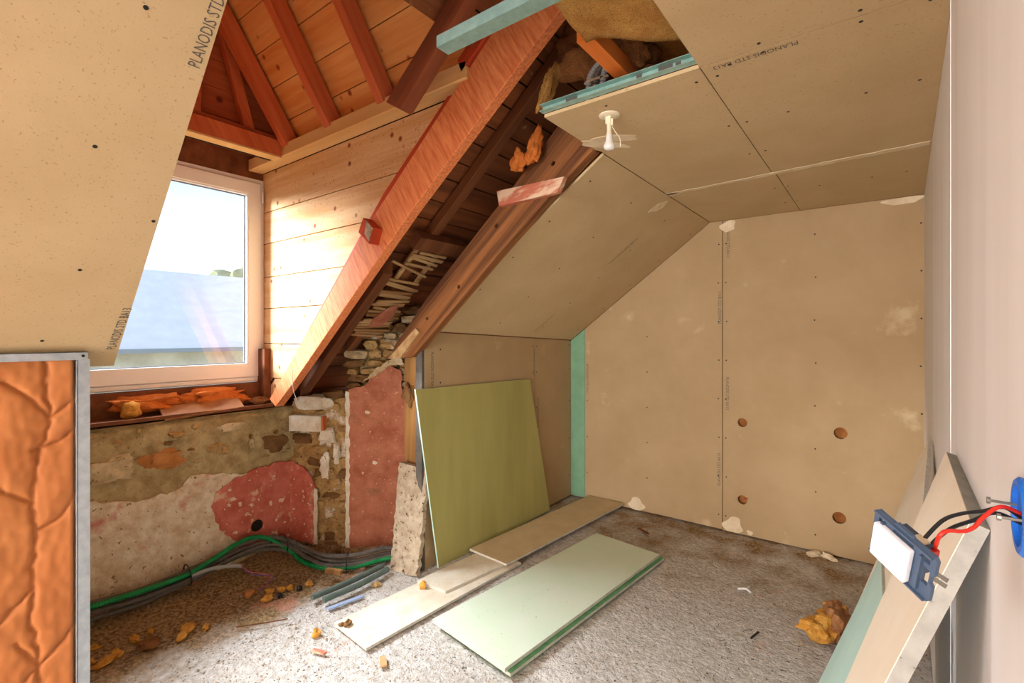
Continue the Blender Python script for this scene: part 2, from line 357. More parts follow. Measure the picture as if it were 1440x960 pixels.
mx = t.nodes.new('ShaderNodeMix'); mx.data_type = 'RGBA'; t.links.new(fac, mx.inputs[0]); t.links.new(old, mx.inputs[6])
nb = t.nodes.new('ShaderNodeTexNoise'); nb.inputs['Scale'].default_value = 60; t.links.new(g.outputs['Position'], nb.inputs['Vector'])
cr = t.nodes.new('ShaderNodeValToRGB'); cr.color_ramp.elements[0].position = .35; cr.color_ramp.elements[0].color = srgb(122, 94, 60); cr.color_ramp.elements[1].position = .65; cr.color_ramp.elements[1].color = srgb(184, 154, 112)
t.links.new(nb.outputs[0], cr.inputs[0]); t.links.new(cr.outputs[0], mx.inputs[7])
# red chalk scuffs
n2 = t.nodes.new('ShaderNodeTexNoise'); n2.inputs['Scale'].default_value = 3.1; n2.inputs['Detail'].default_value = 8; t.links.new(g.outputs['Position'], n2.inputs['Vector'])
m2 = t.nodes.new('ShaderNodeMix'); m2.data_type = 'RGBA'; t.links.new(mr(n2.outputs[0], .64, .72, 0, .55), m2.inputs[0]); t.links.new(mx.outputs[2], m2.inputs[6]); m2.inputs[7].default_value = srgb(214, 140, 112)
t.links.new(m2.outputs[2], b.inputs['Base Color'])
fl.data.materials.clear(); fl.data.materials.append(m)

# ------------------------------------------------------------------ gable wall at the back
def screws(pts, en, parent, r=.0055):
    g = G(); en = Vector(en)
    for p in pts: g.cyl(Vector(p)-en*.003, Vector(p)+en*.0012, r, n=8)
    o = g.done('screw_heads', 'screw', parent); o['kind'] = 'stuff'; return o
ex, ey, en = (1,0,0), (0,0,1), (0,1,0)
core = struct('wall_back', *(lambda g: (g.V, g.F))(G().prism([(-3.7,-.05),(.6,-.05),(.6,4.4),(.3,4.2),(-3.7,.9)], (0,GY+.045,0), ex, ey, en, .1)), 'core_wall')
gp = [G().prism([(-2.195,.012),(-.995,.012),(-.995,2.398),(-1.085,2.398),(-2.195,1.572)], (0,GY,0), ex, ey, en, .013),
      G().prism([(-.990,.006),(.215,.006),(.215,2.398),(-.990,2.398)], (0,GY,0), ex, ey, en, .013,
                holes=[circle((-.85,.852),.034), circle((-.232,.847),.04), circle((-.85,.268),.034), circle((-.24,.269),.04)])]
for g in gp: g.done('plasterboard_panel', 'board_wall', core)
tag(G().prism([(-2.36,.012),(-2.198,.012),(-2.198,1.57),(-2.36,1.448)], (0,GY+.001,0), ex, ey, en, .013).done('moisture_board_strip', 'greenwall', core), 'green moisture board strip in the corner')
for cx, cz, w_, h_, sd_ in ((-1.695,.06,.07,.05,3), (-.915,.06,.07,.06,4), (-.95,2.352,.055,.045,5), (.10,2.374,.10,.026,6), (-.80,.03,.02,.02,7)):
    po = [(cx+w_*math.cos(a)*(1+.25*math.sin(3*a+sd_)), cz+h_*math.sin(a)*(1+.2*math.cos(2*a+sd_))) for a in [2*math.pi*i/22 for i in range(22)]]
    po = [(a, min(max(b_, .008), 2.396)) for a, b_ in po]
    G().prism(po, (0,GY-.0025,0), ex, ey, en, .0026).done('plaster_patch', 'filler', core)
for x_, z0, dr in ((-1.003,1.603,1), (-.967,1.19,-1), (-1.008,.345,1), (-.962,2.36,-1), (-2.18,1.225,-1)):
    text(PR, (x_,GY,z0), (0,0,dr), (-dr,0,0), (0,-1,0), .25, .022, core)
sp_ = [(x_+R.uniform(-.004,.004), GY, z_) for x_ in (-1.02,-.965,-.38,.19) for z_ in [.12+.3*i for i in range(8)]]+[(-1.6, GY, .3+.3*i) for i in range(5)]+[(-2.17, GY, .25+.33*i) for i in range(4)]
screws(sp_, (0,-1,0), core)
g = G().tube([(-.845,GY+.03,.268),(-.83,GY-.005,.285),(-.81,GY-.02,.29)], .004, 6).done('wire_end', 'pink_wire', core)

# ------------------------------------------------------------------ knee wall
core = struct('wall_left', *(lambda g: (g.V, g.F))(G().box((KX-.12,2.2,0),(KX-.045,GY+.1,1.5))), 'core_wall')
ktop = lambda y: 1.54-(y-2.17)*.0403
for a, b2 in ((2.165,3.402),(3.406,4.003)):
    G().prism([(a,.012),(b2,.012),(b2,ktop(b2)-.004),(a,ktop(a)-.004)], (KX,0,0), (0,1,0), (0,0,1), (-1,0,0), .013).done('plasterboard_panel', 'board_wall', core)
G().box((KX-.06,2.14,.0),(KX-.004,2.162,1.5)).done('end_stud', 'conduit', core)
text(PR, (KX,2.215,1.405), (0,0,-1), (0,1,0), (1,0,0), .25, .024, core)
text(PR, (KX,3.385,1.40), (0,0,-1), (0,1,0), (1,0,0), .22, .02, core)
text(PR, (KX,3.44,.98), (0,0,-1), (0,1,0), (1,0,0), .25, .022, core)
screws([(KX, y_, z_) for y_ in (2.3,3.38,3.43,3.97) for z_ in (.2,.55,.9,1.2,1.42)], (1,0,0), core)

# ------------------------------------------------------------------ sloped ceiling beyond the dormer
def bil(u, v):  # u across the slope, v along the room
    a = Vector((KX,2.175,ktop(2.175))).lerp(Vector((KX,4.006,1.466)), v); b2 = Vector((-1.085,2.175,CZ)).lerp(Vector((-1.085,4.006,CZ)), v)
    return a.lerp(b2, u)
def slab(name, u0, u1, v0, v1, m, parent=None, off=0, th=.013):
    n = 6; nrm = Vector((-.6,0,.8)); V = []
    for k in (0, 1):
        for i in range(n+1):
            for j in range(n+1): V.append(bil(u0+(u1-u0)*i/n, v0+(v1-v0)*j/n)+nrm*(off+k*th))
    q = (n+1)**2; F = []
    for i in range(n):
        for j in range(n):
            a = i*(n+1)+j; F += [(a, a+1, a+n+2, a+n+1), (a+q, a+n+1+q, a+n+2+q, a+1+q)]
    ring = [j for j in range(n+1)]+[i*(n+1)+n for i in range(1, n+1)]+[n*(n+1)+j for j in range(n-1, -1, -1)]+[i*(n+1) for i in range(n-1, 0, -1)]
    F += [(ring[i], ring[(i+1) % len(ring)], ring[(i+1) % len(ring)]+q, ring[i]+q) for i in range(len(ring))]
    return mk(name, V, F, m, parent)
core = slab('ceiling_slope', -.02, 1.03, -.0, 1.02, 'core_wall', off=.045, th=.05); core['kind'] = 'structure'
slab('plasterboard_panel', .003, .998, 0, .998, 'board', core)
sl = (bil(1,.6)-bil(0,.6)).normalized(); sn = Vector((.598,0,-.80))
text(PR, bil(.60,.60)+sn*.001, sl, (0,-1,0), sn, .26, .022, core)
text(PR, bil(.06,.62)+sn*.001, sl, (0,-1,0), sn, .24, .018, core)
screws([bil(u, v) for u in (.1,.3,.5,.7,.9) for v in (.05,.33,.64,.95)], sn, core)

# ------------------------------------------------------------------ flat ceiling
g = G().box((-1.07,2.35,CZ+.05),(-.42,4.1,CZ+.12)).box((-.42,1.70,CZ+.05),(.35,4.1,CZ+.12)).box((-.40,.0,CZ+.05),(.35,1.70,CZ+.12)).box((-1.07,-7.6,CZ+.05),(.35,.0,CZ+.12))
core = struct('ceiling', g.V, g.F, 'dark')
seam = lambda x: 3.046-(x+1.122)*.078
for po in ([(-.483,-.6),(.26,-.6),(.26,1.658),(-.483,1.658)], [(-1.086,-7.5),(.26,-7.5),(.26,-.604),(-1.086,-.604)], [(-1.086,-.6),(-.487,-.6),(-.487,.50),(-1.086,.50)],
           [(-1.096,1.662),(-.485,1.662),(-.485,seam(-.485)-.004),(-1.083,seam(-1.083)-.004),(-1.083,2.13),(-1.096,2.1)],
           [(-.481,1.662),(.26,1.662),(.26,seam(.26)-.004),(-.481,seam(-.481)-.004)],
           [(-1.083,seam(-1.083)+.004),(-.472,seam(-.472)+.004),(-.472,4.004),(-1.083,4.004)], [(-.468,seam(-.468)+.004),(.26,seam(.26)+.004),(.26,4.004),(-.468,4.004)]):
    G().prism(po, (0,0,CZ), (1,0,0), (0,1,0), (0,0,1), .013).done('plasterboard_panel', 'board', core)
rr = random.Random(4)
po = [(-1.1+1.27*i/40, seam(-1.1+1.27*i/40)+.016+rr.uniform(-.006,.006)+.012*(i/40)) for i in range(41)]+[(.17-1.27*i/40, seam(.17-1.27*i/40)-.016-rr.uniform(-.006,.006)-.010*(1-i/40)) for i in range(41)]
G().prism(po, (0,0,CZ-.002), (1,0,0), (0,1,0), (0,0,1), .0025).done('joint_tape', 'filler', core)
def blob(cx, cy, w_, h_, sd_, ang=0): 
    out = []
    for i in range(24):
        a = 2*math.pi*i/24; x_ = w_*math.cos(a)*(1+.2*math.sin(3*a+sd_)); y_ = h_*math.sin(a)*(1+.25*math.cos(2*a+sd_))
        out.append((cx+x_*math.cos(ang)-y_*math.sin(ang), cy+x_*math.sin(ang)+y_*math.cos(ang)))
    return out
for q in ((-1.035,2.06,.12,.035,2,.9), (-.95,2.03,.10,.035,5,.5), (-1.07,3.05,.05,.03,1,.3)):
    G().prism(blob(*q), (0,0,CZ-.002), (1,0,0), (0,1,0), (0,0,1), .0025).done('plaster_patch', 'filler', core)
G().prism(blob(-.03,.05,.07,.035,4,.6), bil(.96,.475)+sn*.002, sl, (0,1,0), sn, .002).done('plaster_patch', 'filler', core)
G().prism(blob(-.165,1.30,.02,.008,4,.3), (0,0,CZ-.001), (1,0,0), (0,1,0), (0,0,1), .0015).done('scuff', 'stone_a', core)
text(PR, (-.205,1.682,CZ), (-1,0,0), (0,1,0), (0,0,-1), .243, .024, core)
# the sheet's print reads upside down from the room: letters stand toward the joint
screws([(x_, y_, CZ) for x_ in (-.52,-.45) for y_ in (1.75,2.2,2.6,3.3,3.7)]+[(x_, y_, CZ) for x_ in (-.3,-.05,.1) for y_ in (1.63,1.69,2.2,3.4)]+[(-.85,1.72,CZ),(-.4,1.7,CZ)], (0,0,-1), core)
g = G().box((-1.10,1.630,CZ+.014),(-.48,1.657,CZ+.016)).box((-1.10,1.655,CZ+.0135),(-.48,1.657,CZ+.042)).box((-1.10,1.630,CZ+.040),(-.48,1.657,CZ+.042))
rail = g.done('edge_rail', 'zinc_teal', core)
for x_, w_ in ((-.99,.05),(-.70,.02),(-.62,.05),(-.56,.018),(-.495,.022)):
    G().box((x_,1.6535,CZ+.015),(x_+w_,1.6552,CZ+.040)).done('printed_mark', 'ink', rail)

# ------------------------------------------------------------------ right wall
def rwall(y0, y1, off, z1, th=.013):
    return G().add([(wallx(y0)-off,y0,0),(wallx(y1)-off,y1,0),(wallx(y1)-off+th,y1,0),(wallx(y0)-off+th,y0,0),
                    (wallx(y0)-off,y0,z1),(wallx(y1)-off,y1,z1),(wallx(y1)-off+th,y1,z1),(wallx(y0)-off+th,y0,z1)],
                   [(0,3,2,1),(4,5,6,7),(0,1,5,4),(1,2,6,5),(2,3,7,6),(3,0,4,7)])
g = rwall(-7.6, 4.1, -.04, 2.42, .1); core = struct('wall_right', g.V, g.F, 'core_wall')
rwall(1.712, GY-.003, 0, CZ-.002).done('plasterboard_panel', 'white_wall', core)
rwall(-7.5, 1.706, .004, CZ-.002).done('plasterboard_panel', 'white_wall', core)
rwall(1.700, 1.709, .0055, CZ-.002, .004).done('corner_bead', 'pvc', core)

# ------------------------------------------------------------------ rear wall with an opening added for the fill lamp, near knee wall and roof skins (out of view, they hold the light)
g = G().prism([(-3.7,0),(.4,0),(.4,4.4),(.3,4.25),(-3.7,.9)], (0,-7.5,0), (1,0,0), (0,0,1), (0,-1,0), .1, holes=[[(-2.12,.45),(-.12,.45),(-.12,2.15),(-2.12,2.15)]])
struct('wall_front', g.V, g.F, 'white_wall')

# near sloped board beside the camera
ns = Vector((1,0,.745)).normalized()
core = thing('ceiling_left', (KX,.5,1.42)); core['kind'] = 'structure'
edge = lambda z: .592-(z-1.396)*.094
A = [(-2.437,-1.9,1.396),(-2.437,.592,1.396),(-1.085,.499,2.403),(-1.085,-1.9,2.403)]
nn = Vector((-.745,0,1)).normalized()
mk('plasterboard_panel', [Vector(p)+nn*k for k in (0,.013) for p in A], [(0,1,2,3),(7,6,5,4),(0,4,5,1),(1,5,6,2),(2,6,7,3),(3,7,4,0)], M['board'], core)
A2 = [(-2.437,-7.5,1.396),(-2.437,-1.904,1.396),(-1.085,-1.904,2.403),(-1.085,-7.5,2.403)]
mk('plasterboard_panel', [Vector(p)+nn*k for k in (0,.013) for p in A2], [(0,1,2,3),(7,6,5,4),(0,4,5,1),(1,5,6,2),(2,6,7,3),(3,7,4,0)], M['board'], core)
nd = Vector((.597,0,-.802))
def onslope(x): return Vector((x, edge(1.396+(x+2.437)*.745), 1.396+(x+2.437)*.745))
text(PR, onslope(-1.372)+Vector((0,-.012,0))+nd*.0005, ns, (0,-1,0), nd, .255, .027, core)
text(PR, onslope(-2.345)+Vector((0,-.012,0))+nd*.0005, ns, (0,-1,0), nd, .25, .027, core)
screws([onslope(x)+Vector((0,-d,0)) for x, d in ((-1.62,.18),(-2.0,.16),(-2.3,.22),(-1.8,.012),(-1.3,.14))], nd, core)

# near knee partition: insulation behind a steel frame
fr = thing('partition_frame', (KX,-.7,0), 'galvanised steel stud and track frame around the orange kraft insulation', 'metal frame')
G().box((KX-.024,.458,0),(KX+.024,.460,1.43)).box((KX+.0225,.458,0),(KX+.024,.494,1.43)).box((KX-.024,.458,0),(KX-.0225,.494,1.43)).done('stud', 'zinc', fr)
G().box((KX-.025,-1.9,1.454),(KX+.025,.488,1.456)).box((KX+.0235,-1.9,1.428),(KX+.025,.488,1.456)).box((KX-.025,-1.9,1.428),(KX-.0235,.488,1.456)).done('track', 'zinc', fr)
G().cyl((KX+.0255,.474,1.442),(KX+.029,.474,1.442),.005,n=10).done('screw', 'screw', fr)
creases = [[(.372,1.43),(.392,1.24),(.352,1.06),(.348,.95),(.356,.83),(.350,.72),(.340,.55),(.368,.30),(.372,.0)], [(.27,1.36),(.33,1.31),(.392,1.23)], [(.392,1.23),(.455,1.28)], [(.27,1.0),(.35,.94)], [(.35,1.12),(.41,1.14),(.455,1.18)],
           [(.26,.55),(.30,.60),(.345,.64)], [(.27,.28),(.36,.36),(.455,.47)], [(.36,.84),(.40,.86),(.455,.93)], [(.30,.47),(.33,.42),(.36,.37)], [(.25,.18),(.31,.25),(.365,.30)]]
def dseg(p, a, b2):
    ax, ay = a; bx, by = b2; dx, dy = bx-ax, by-ay; tt = max(0, min(1, ((p[0]-ax)*dx+(p[1]-ay)*dy)/(dx*dx+dy*dy)))
    return math.hypot(p[0]-ax-tt*dx, p[1]-ay-tt*dy)
creases += [[(.10,1.43),(.13,1.1),(.09,.8),(.14,.4),(.11,0)], [(-.12,1.43),(-.08,1.0),(-.13,.6),(-.09,0)], [(.13,1.1),(.24,1.02)], [(-.08,1.0),(.09,.8)], [(-.25,.9),(-.13,.6),(.05,.52)], [(.14,.4),(.25,.45)]]
V = []; ny_, nz_ = 140, 280
for j in range(nz_+1):
    for i in range(ny_+1):
        y = -.30+.756*i/ny_; z = .0+1.43*j/nz_
        q = (y+.008*noise.noise(Vector((y*30,z*30,1)))+.012*noise.noise(Vector((y*8,z*8,4))), z)
        d = min(min(dseg(q, c[k], c[k+1]) for k in range(len(c)-1)) for c in creases)
        h = .016-.013*math.exp(-d/.0045)+.006*(1-math.exp(-d/.03))+.006*noise.noise(Vector((y*9,z*6,2)))+.003*noise.noise(Vector((y*40,z*25,7)))
        h *= min(1, (.456-y)/.012+.15)
        V.append((KX-.012+h, y, z))
F = [(j*(ny_+1)+i, j*(ny_+1)+i+1, (j+1)*(ny_+1)+i+1, (j+1)*(ny_+1)+i) for j in range(nz_) for i in range(ny_)]
kr = thing('insulation_batt', (KX-.05,-.7,0), 'crumpled orange kraft faced insulation filling the steel partition frame', 'insulation')
mk('kraft_facing', V, F, M['kraft'], kr, True)
G().box((KX-.12,-7.5,0),(KX-.04,.452,1.42)).done('batt_core', 'wool_yellow', kr)
G().box((KX-.04,-7.5,0),(KX-.008,-.295,1.43)).done('batt_face', 'kraft', kr)

# ------------------------------------------------------------------ window and the dormer shell
wn = thing('window_1', (-3.52,1.0,1.19), kind='structure')
wy0, wy1, wz0, wz1 = .36, 1.705, 1.192, 2.606
def rectframe(x0, x1, y0, y1, z0, z1, w_, name, m, wb=None, par=None):
    wb = wb or w_
    return G().prism([(y0,z0),(y1,z0),(y1,z1),(y0,z1)], (x1,0,0), (0,1,0), (0,0,1), (-1,0,0), x1-x0, holes=[[(y0+w_,z0+wb),(y1-w_,z0+wb),(y1-w_,z1-w_),(y0+w_,z1-w_)]]).done(name, m, par or wn)
o1 = rectframe(-3.57, -3.502, wy0, wy1, wz0, wz1, .05, 'outer_frame', 'pvc', .055)
o2 = rectframe(-3.55, -3.488, wy0+.03, wy1-.03, wz0+.035, wz1-.03, .085, 'sash', 'pvc')
for o in (o1, o2):
    b = o.modifiers.new('bevel', 'BEVEL'); b.width = .004; b.segments = 2; b.limit_method = 'ANGLE'
rectframe(-3.525, -3.492, wy0+.112, wy1-.112, wz0+.117, wz1-.112, .012, 'glazing_bead', 'pvc', par=o2)
rectframe(-3.530, -3.522, wy0+.117, wy1-.117, wz0+.122, wz1-.117, .014, 'gasket', 'seal', par=o2)
G().box((-3.53,wy0+.115,wz0+.12),(-3.526,wy1-.115,wz1-.115)).done('pane', 'glass', o2)
for z_ in (2.44, 1.29):
    G().cyl((-3.482,wy1-.022,z_),(-3.482,wy1-.022,z_+.085),.008,n=12).done('hinge', 'pvc', o2)
G().box((-3.50,wy0,1.20),(-3.494,wy1-.01,1.222)).done('sill_trim', 'pvc', wn)

# cheek of the dormer: boards
zs = [.95,1.217,1.456,1.701,1.921,2.156,2.377,2.655]
ck = thing('wall_dormer', (-2.5,1.72,1.0), kind='structure')
for a, b2 in zip(zs[:-1], zs[1:]):
    xr = lambda z: -3.1+(z-1.36)/.84+.03
    po = [(-3.56,a+.0025),(max(-3.5,xr(a)),a+.0025),(xr(b2),b2-.0025),(-3.56,b2-.0025)]
    o = G().prism(po, (0,1.70+R.uniform(-.002,.002),0), (1,0,0), (0,0,1), (0,1,0), .022).done('plank', 'pine_cheek', ck)
    bv = o.modifiers.new('bevel', 'BEVEL'); bv.width = .002; bv.segments = 1
G().prism([(-3.60,1.0),(-3.52,1.03),(-1.42,2.79),(-3.60,2.79)], (0,1.724,0), (1,0,0), (0,0,1), (0,1,0), .012).done('backing_sheet', 'dark', ck)
g = G().prism([(-3.62,.96),(-3.55,1.0),(-1.42,2.79),(-3.62,2.79)], (0,.30,0), (1,0,0), (0,0,1), (0,1,0), .06); struct('wall_dormer_near', g.V, g.F, 'pine_side')
# jamb strips round the window
g = G().box((-3.62,1.700,1.0),(-3.50,1.724,2.75)); struct('trim_1', g.V, g.F, 'old_rafter')
g = G().box((-3.60,.30,2.60),(-3.51,1.72,2.80)); struct('trim_2', g.V, g.F, 'old_rafter')
g = G().box((-3.60,.30,2.765),(-3.09,1.70,2.785)); struct('trim_3', g.V, g.F, 'pine_front')
# front of the dormer above the head: horizontal boards
dr_y = lambda z: 1.66-(z-2.74)/1.62
fw = thing('wall_dormer_front', (-3.2,1.1,2.7), kind='structure')
z_ = 2.66
while z_ < 3.75:
    z2 = min(z_+.165, 3.8)
    po = [(.35,z_+.002),(dr_y(z_)+.12,z_+.002),(dr_y(z2)+.12,z2-.002),(.35,z2-.002)]
    G().prism(po, (-3.17+R.uniform(-.002,.002),0,0), (0,1,0), (0,0,1), (-1,0,0), .022).done('plank', 'pine_front', fw); z_ = z2
# far roof slope of the dormer: boards along the ridge direction
G().box((-3.21,.35,2.66),(-3.198,1.75,3.75)).done('backing_sheet', 'dark', fw)  # dark sheet added behind the front boards to stop light leaking through
ds = Vector((0,-1,1.62)).normalized(); dn = Vector((0,1.62,1)).normalized()
sr = thing('roof_dormer', (-2.4,1.5,2.7), kind='structure')
k_ = -.06
while k_ < 1.25:
    w_ = .19
    zc = 2.78+ds.z*(k_+w_); xe = -3.1+(zc-1.36)/.84+.01
    G().obox(Vector(((-3.25+xe)/2,1.70,2.78))+ds*(k_+w_/2)+dn*R.uniform(0,.004), ((xe+3.25)/2,0,0), ds*(w_/2-.0025), dn*.011).done('plank', 'pine_side', sr); k_ += w_
G().obox(Vector((-2.35,1.70,2.78))+ds*.66+dn*.03, (.93,0,0), ds*.68, dn*.008).done('roof_skin', 'dark', sr)  # dark sheet added above the boards, keeps sky light out of the gaps
ds2 = Vector((0,1,1.62)).normalized()
G().obox(Vector((-2.2,.36,2.74))+ds2*.6, (1.05,0,0), ds2*.7, (0,-.01,.006)).done('near_slope', 'pine_side', sr)

# main roof: old boards running along the room
rn = Vector((-.84,0,1)).normalized(); rd = Vector((1,0,.84)).normalized()
rm = thing('roof_main', (-1.5,2.5,2.6), kind='structure')
x_ = -3.72; i = 0
while x_ < .3:
    w_ = R.choice((.085,.10,.115)); y0 = 1.735 if x_ < -1.43 else -7.5
    sh = R.uniform(0,.012)
    c = Vector((x_+w_/2, 0, roofz(x_+w_/2)))
    po_w = w_/2/rd.x-.004
    G().obox(Vector((c.x,(y0+4.1)/2,c.z))+rn*(.012+sh), rd*po_w, (0,(4.1-y0)/2,0), rn*.010).done('roof_board', 'sarking', rm); x_ += w_
G().obox(Vector((-1.70,2.9,roofz(-1.70)))+rn*.055, rd*2.65, (0,1.2,0), rn*.01).done('roof_skin', 'dark', rm)
G().obox(Vector((-.55,-2.9,roofz(-.55)))+rn*.055, rd*1.15, (0,4.63,0), rn*.01).done('roof_skin', 'dark', rm)
G().obox(Vector((-2.57,-3.6,roofz(-2.57)))+rn*.03, rd*1.55, (0,3.93,0), rn*.01).done('roof_skin', 'dark', rm)
G().obox(Vector((1.8,-1.7,3.0)), (1.55,0,-1.30), (0,5.9,0), (.006,0,.008)).done('roof_far_side', 'dark', rm)

# ------------------------------------------------------------------ roof timbers
tr = beam('trimmer_rafter', [(-3.17,1.045),(-2.94,1.222),(-1.848,2.126),(-1.107,2.687),(-.55,3.10),(-.70,3.31),(-1.346,2.80),(-2.108,2.175),(-3.1,1.235),(-3.25,1.09)], 1.615, 1.672, 'trimmer', 'long sawn orange rafter slanting down along the plank cheek of the dormer', 'rafter')
beam('edge_batten', [(-3.29,1.14),(-3.1,1.330),(-2.14,2.275),(-1.58,2.72),(-1.50,2.70),(-2.108,2.165),(-3.1,1.225),(-3.22,1.09)], 1.674, 1.698, 'trimmer_dark', 'thin dark red batten behind the upper edge of the long orange rafter', 'batten')
beam('splice_plate', [(-1.50,2.685),(-.70,3.315),(-.745,3.375),(-1.525,2.75)], 1.60, 1.665, 'trimmer_dark', 'short red timber nailed on top of the long orange rafter', 'timber')
pl = G().box((-3.60,1.60,2.655),(-1.47,1.698,2.735)).done('wall_plate', 'plate'); tag(pl, 'pale pine wall plate lying along the top of the plank cheek', 'beam')
b = pl.modifiers.new('bevel', 'BEVEL'); b.width = .005; b.segments = 1
hd = G().box((-3.14,.40,2.655),(-3.06,1.598,2.752)).done('header_beam', 'rafter_red'); tag(hd, 'red brown header beam crossing above the window', 'beam')
tag(G().box((-3.142,.40,2.644),(-3.058,1.598,2.654)).done('header_strip', 'plate'), 'pale strip under the red brown header above the window', 'batten')
def strut(name, p, q, wx, wy, m, label, cat, group=None):
    p, q = Vector(p), Vector(q); d = (q-p).normalized(); ex_ = Vector((1,0,0)); ex_ = (ex_-d*ex_.dot(d)).normalized(); ey_ = d.cross(ex_)
    o = G().obox((p+q)/2, ex_*wx/2, ey_*wy/2, d*(q-p).length/2).done(name, m)
    b = o.modifiers.new('bevel', 'BEVEL'); b.width = .003; b.segments = 1
    return tag(o, label, cat, group)
for x0, xe, lab in ((-3.02,-3.06,'red brown dormer rafter rising from the end of the header beam'), (-2.545,-2.57,'middle red brown dormer rafter between header beam and hanging cut rafter'), (-2.06,-2.09,'red brown dormer rafter rising beside the hanging cut rafter')):
    p = Vector((x0,1.635,2.735)); strut('dormer_rafter', p, p+ds*1.12+Vector((xe-x0,0,0))-dn*.0, .058, .10, 'rafter_red', lab, 'rafter')
strut('gable_stud', (-3.125,1.125,2.755), (-3.125,1.125,3.5), .05, .055, 'rafter_red', 'upright red stud on the header beam against the front boards', 'stud')
strut('gable_brace', (-3.125,1.43,2.755), (-3.125,1.215,3.55), .05, .06, 'rafter_red', 'slanting red brace on the header beam against the front boards', 'brace')
beam('cut_rafter', [(-1.715,2.525),(-1.62,2.465),(-1.25,2.775),(-.78,3.17),(-.86,3.235),(-1.39,2.775)], 1.355, 1.42, 'cut_rafter', 'cut off brown rafter end hanging under the roof boards above the wall plate', 'rafter')
bm_ = thing('old_beam', (-2.4,2.13,1.4), 'old dark brown timber beam with bolt holes along the sloped ceiling edge', 'beam')
pts_lo = [(-2.60,1.36),(-2.40,1.375),(-2.324,1.434),(-2.0,1.70),(-1.692,1.955),(-1.35,2.225),(-1.105,2.405)]
pts_up = [(-1.105,2.74),(-1.388,2.49),(-1.594,2.306),(-1.959,1.998),(-2.259,1.741),(-2.557,1.45)]
hl = [circle((-2.255,1.62),.011,10), circle((-1.985,1.80),.012,10), circle((-1.70,2.12),.012,10), circle((-1.33,2.385),.013,10)]
o = G().prism(pts_lo+pts_up, (0,2.095,0), (1,0,0), (0,0,1), (0,1,0), .068, holes=hl).done('timber', 'old_beam', bm_)
b = o.modifiers.new('bevel', 'BEVEL'); b.width = .006; b.segments = 1; b.limit_method = 'ANGLE'
G().box((-2.4,2.150,1.5),(-1.2,2.156,1.55)).done('hole_backing', 'dark', bm_) if False else None
o = G().prism([(-1.74,2.225),(-1.30,2.600),(-1.34,2.64),(-1.78,2.262)], (0,2.085,0), (1,0,0), (0,0,1), (0,1,0), .009).done('upper_cheek', 'old_rafter', bm_) if False else None
o = G().prism([(-2.60,1.36),(-2.48,1.365),(-2.30,1.53),(-2.33,1.56)], (0,2.072,0), (1,0,0), (0,0,1), (0,1,0), .022).done('splinter', 'lath', bm_)
tag(G().prism([(-1.668,2.295),(-1.245,2.292),(-1.282,2.222),(-1.652,2.212)], (0,2.06,0), (1,0,0), (0,0,1), (0,1,0), .034).done('painted_offcut', 'painted_wood'), 'short board with flaking pink paint nailed across the old dark beam', 'board')
beam('thin_rafter', [(-2.95,1.403),(-.75,3.251),(-.75,3.325),(-2.95,1.477)], 2.0, 2.062, 'old_rafter', 'thin old brown rafter under the dark roof boards', 'rafter')
beam('low_rafter', [(-3.2,1.10),(-2.3,1.87),(-2.3,1.96),(-3.2,1.24)], 1.80, 1.87, 'old_rafter', 'dark rafter foot running down behind the long orange rafter', 'rafter')
tag(G().obox((-2.13,2.09,2.06), rd*.045, (0,.20,0), rn*.03).done('noggin', 'old_rafter'), 'dark cross noggin above the broken laths', 'timber')
# joist, teal channel above the ceiling opening
tag(G().box((-.800,1.405,2.475),(-.745,2.35,2.535)).done('ceiling_joist', 'orange_wood'), 'orange joist end running over the metal edge rail', 'joist')
ch = G().box((-1.112,1.075,2.418),(-.30,1.077,2.452)).box((-1.112,1.125,2.418),(-.30,1.127,2.452)).box((-1.112,1.075,2.4165),(-.30,1.127,2.4185)).done('metal_channel', 'zinc_teal')
tag(ch, 'pale teal metal channel sticking out into the roof opening', 'channel')

# ------------------------------------------------------------------ laths on the underside of the roof
lr = thing('lath_panel', (-2.4,2.05,1.6), 'broken lath strips hanging between the rafters beside the old beam', 'laths')
def lathat(x, y, L, w_, ang=0, lift=0, name='lath'):
    d = Vector((ang, 1, ang*.84)).normalized(); a = (rd-d*rd.dot(d)).normalized()
    G().obox(Vector((x,y,roofz(x)-.11+lift)), d*L/2, a*w_/2, rn*.004).done(name, 'lath', lr)
x_ = -2.78
while x_ < -2.38:
    lathat(x_, 2.045+R.uniform(-.02,.02), R.uniform(.22,.30), .020, R.uniform(-.16,.06), R.uniform(-.008,.01)); x_ += R.uniform(.015,.024)
for q in ((-2.225,2.08,.26,.024,-.05,0),(-2.25,2.07,.25,.02,-.12,.004),(-2.28,2.06,.24,.02,-.06,0),(-2.30,2.0,.34,.016,-.22,-.006),(-2.20,2.10,.22,.02,-.02,0)):
    lathat(*q)
for y_ in (1.965, 2.135):
    G().obox(Vector((-2.30,y_,roofz(-2.30)-.095)), rd*.15, (0,.014,0), rn*.006).done('counter_lath', 'lath', lr)
G().prism([(-2.70,2.00),(-2.63,1.99),(-2.55,2.05),(-2.53,2.11),(-2.62,2.13),(-2.69,2.09)], (0,0,roofz(0)-.128), (1,0,.84), (0,1,0), rn, .006).done('plaster_remnant', 'pink_plaster', lr)

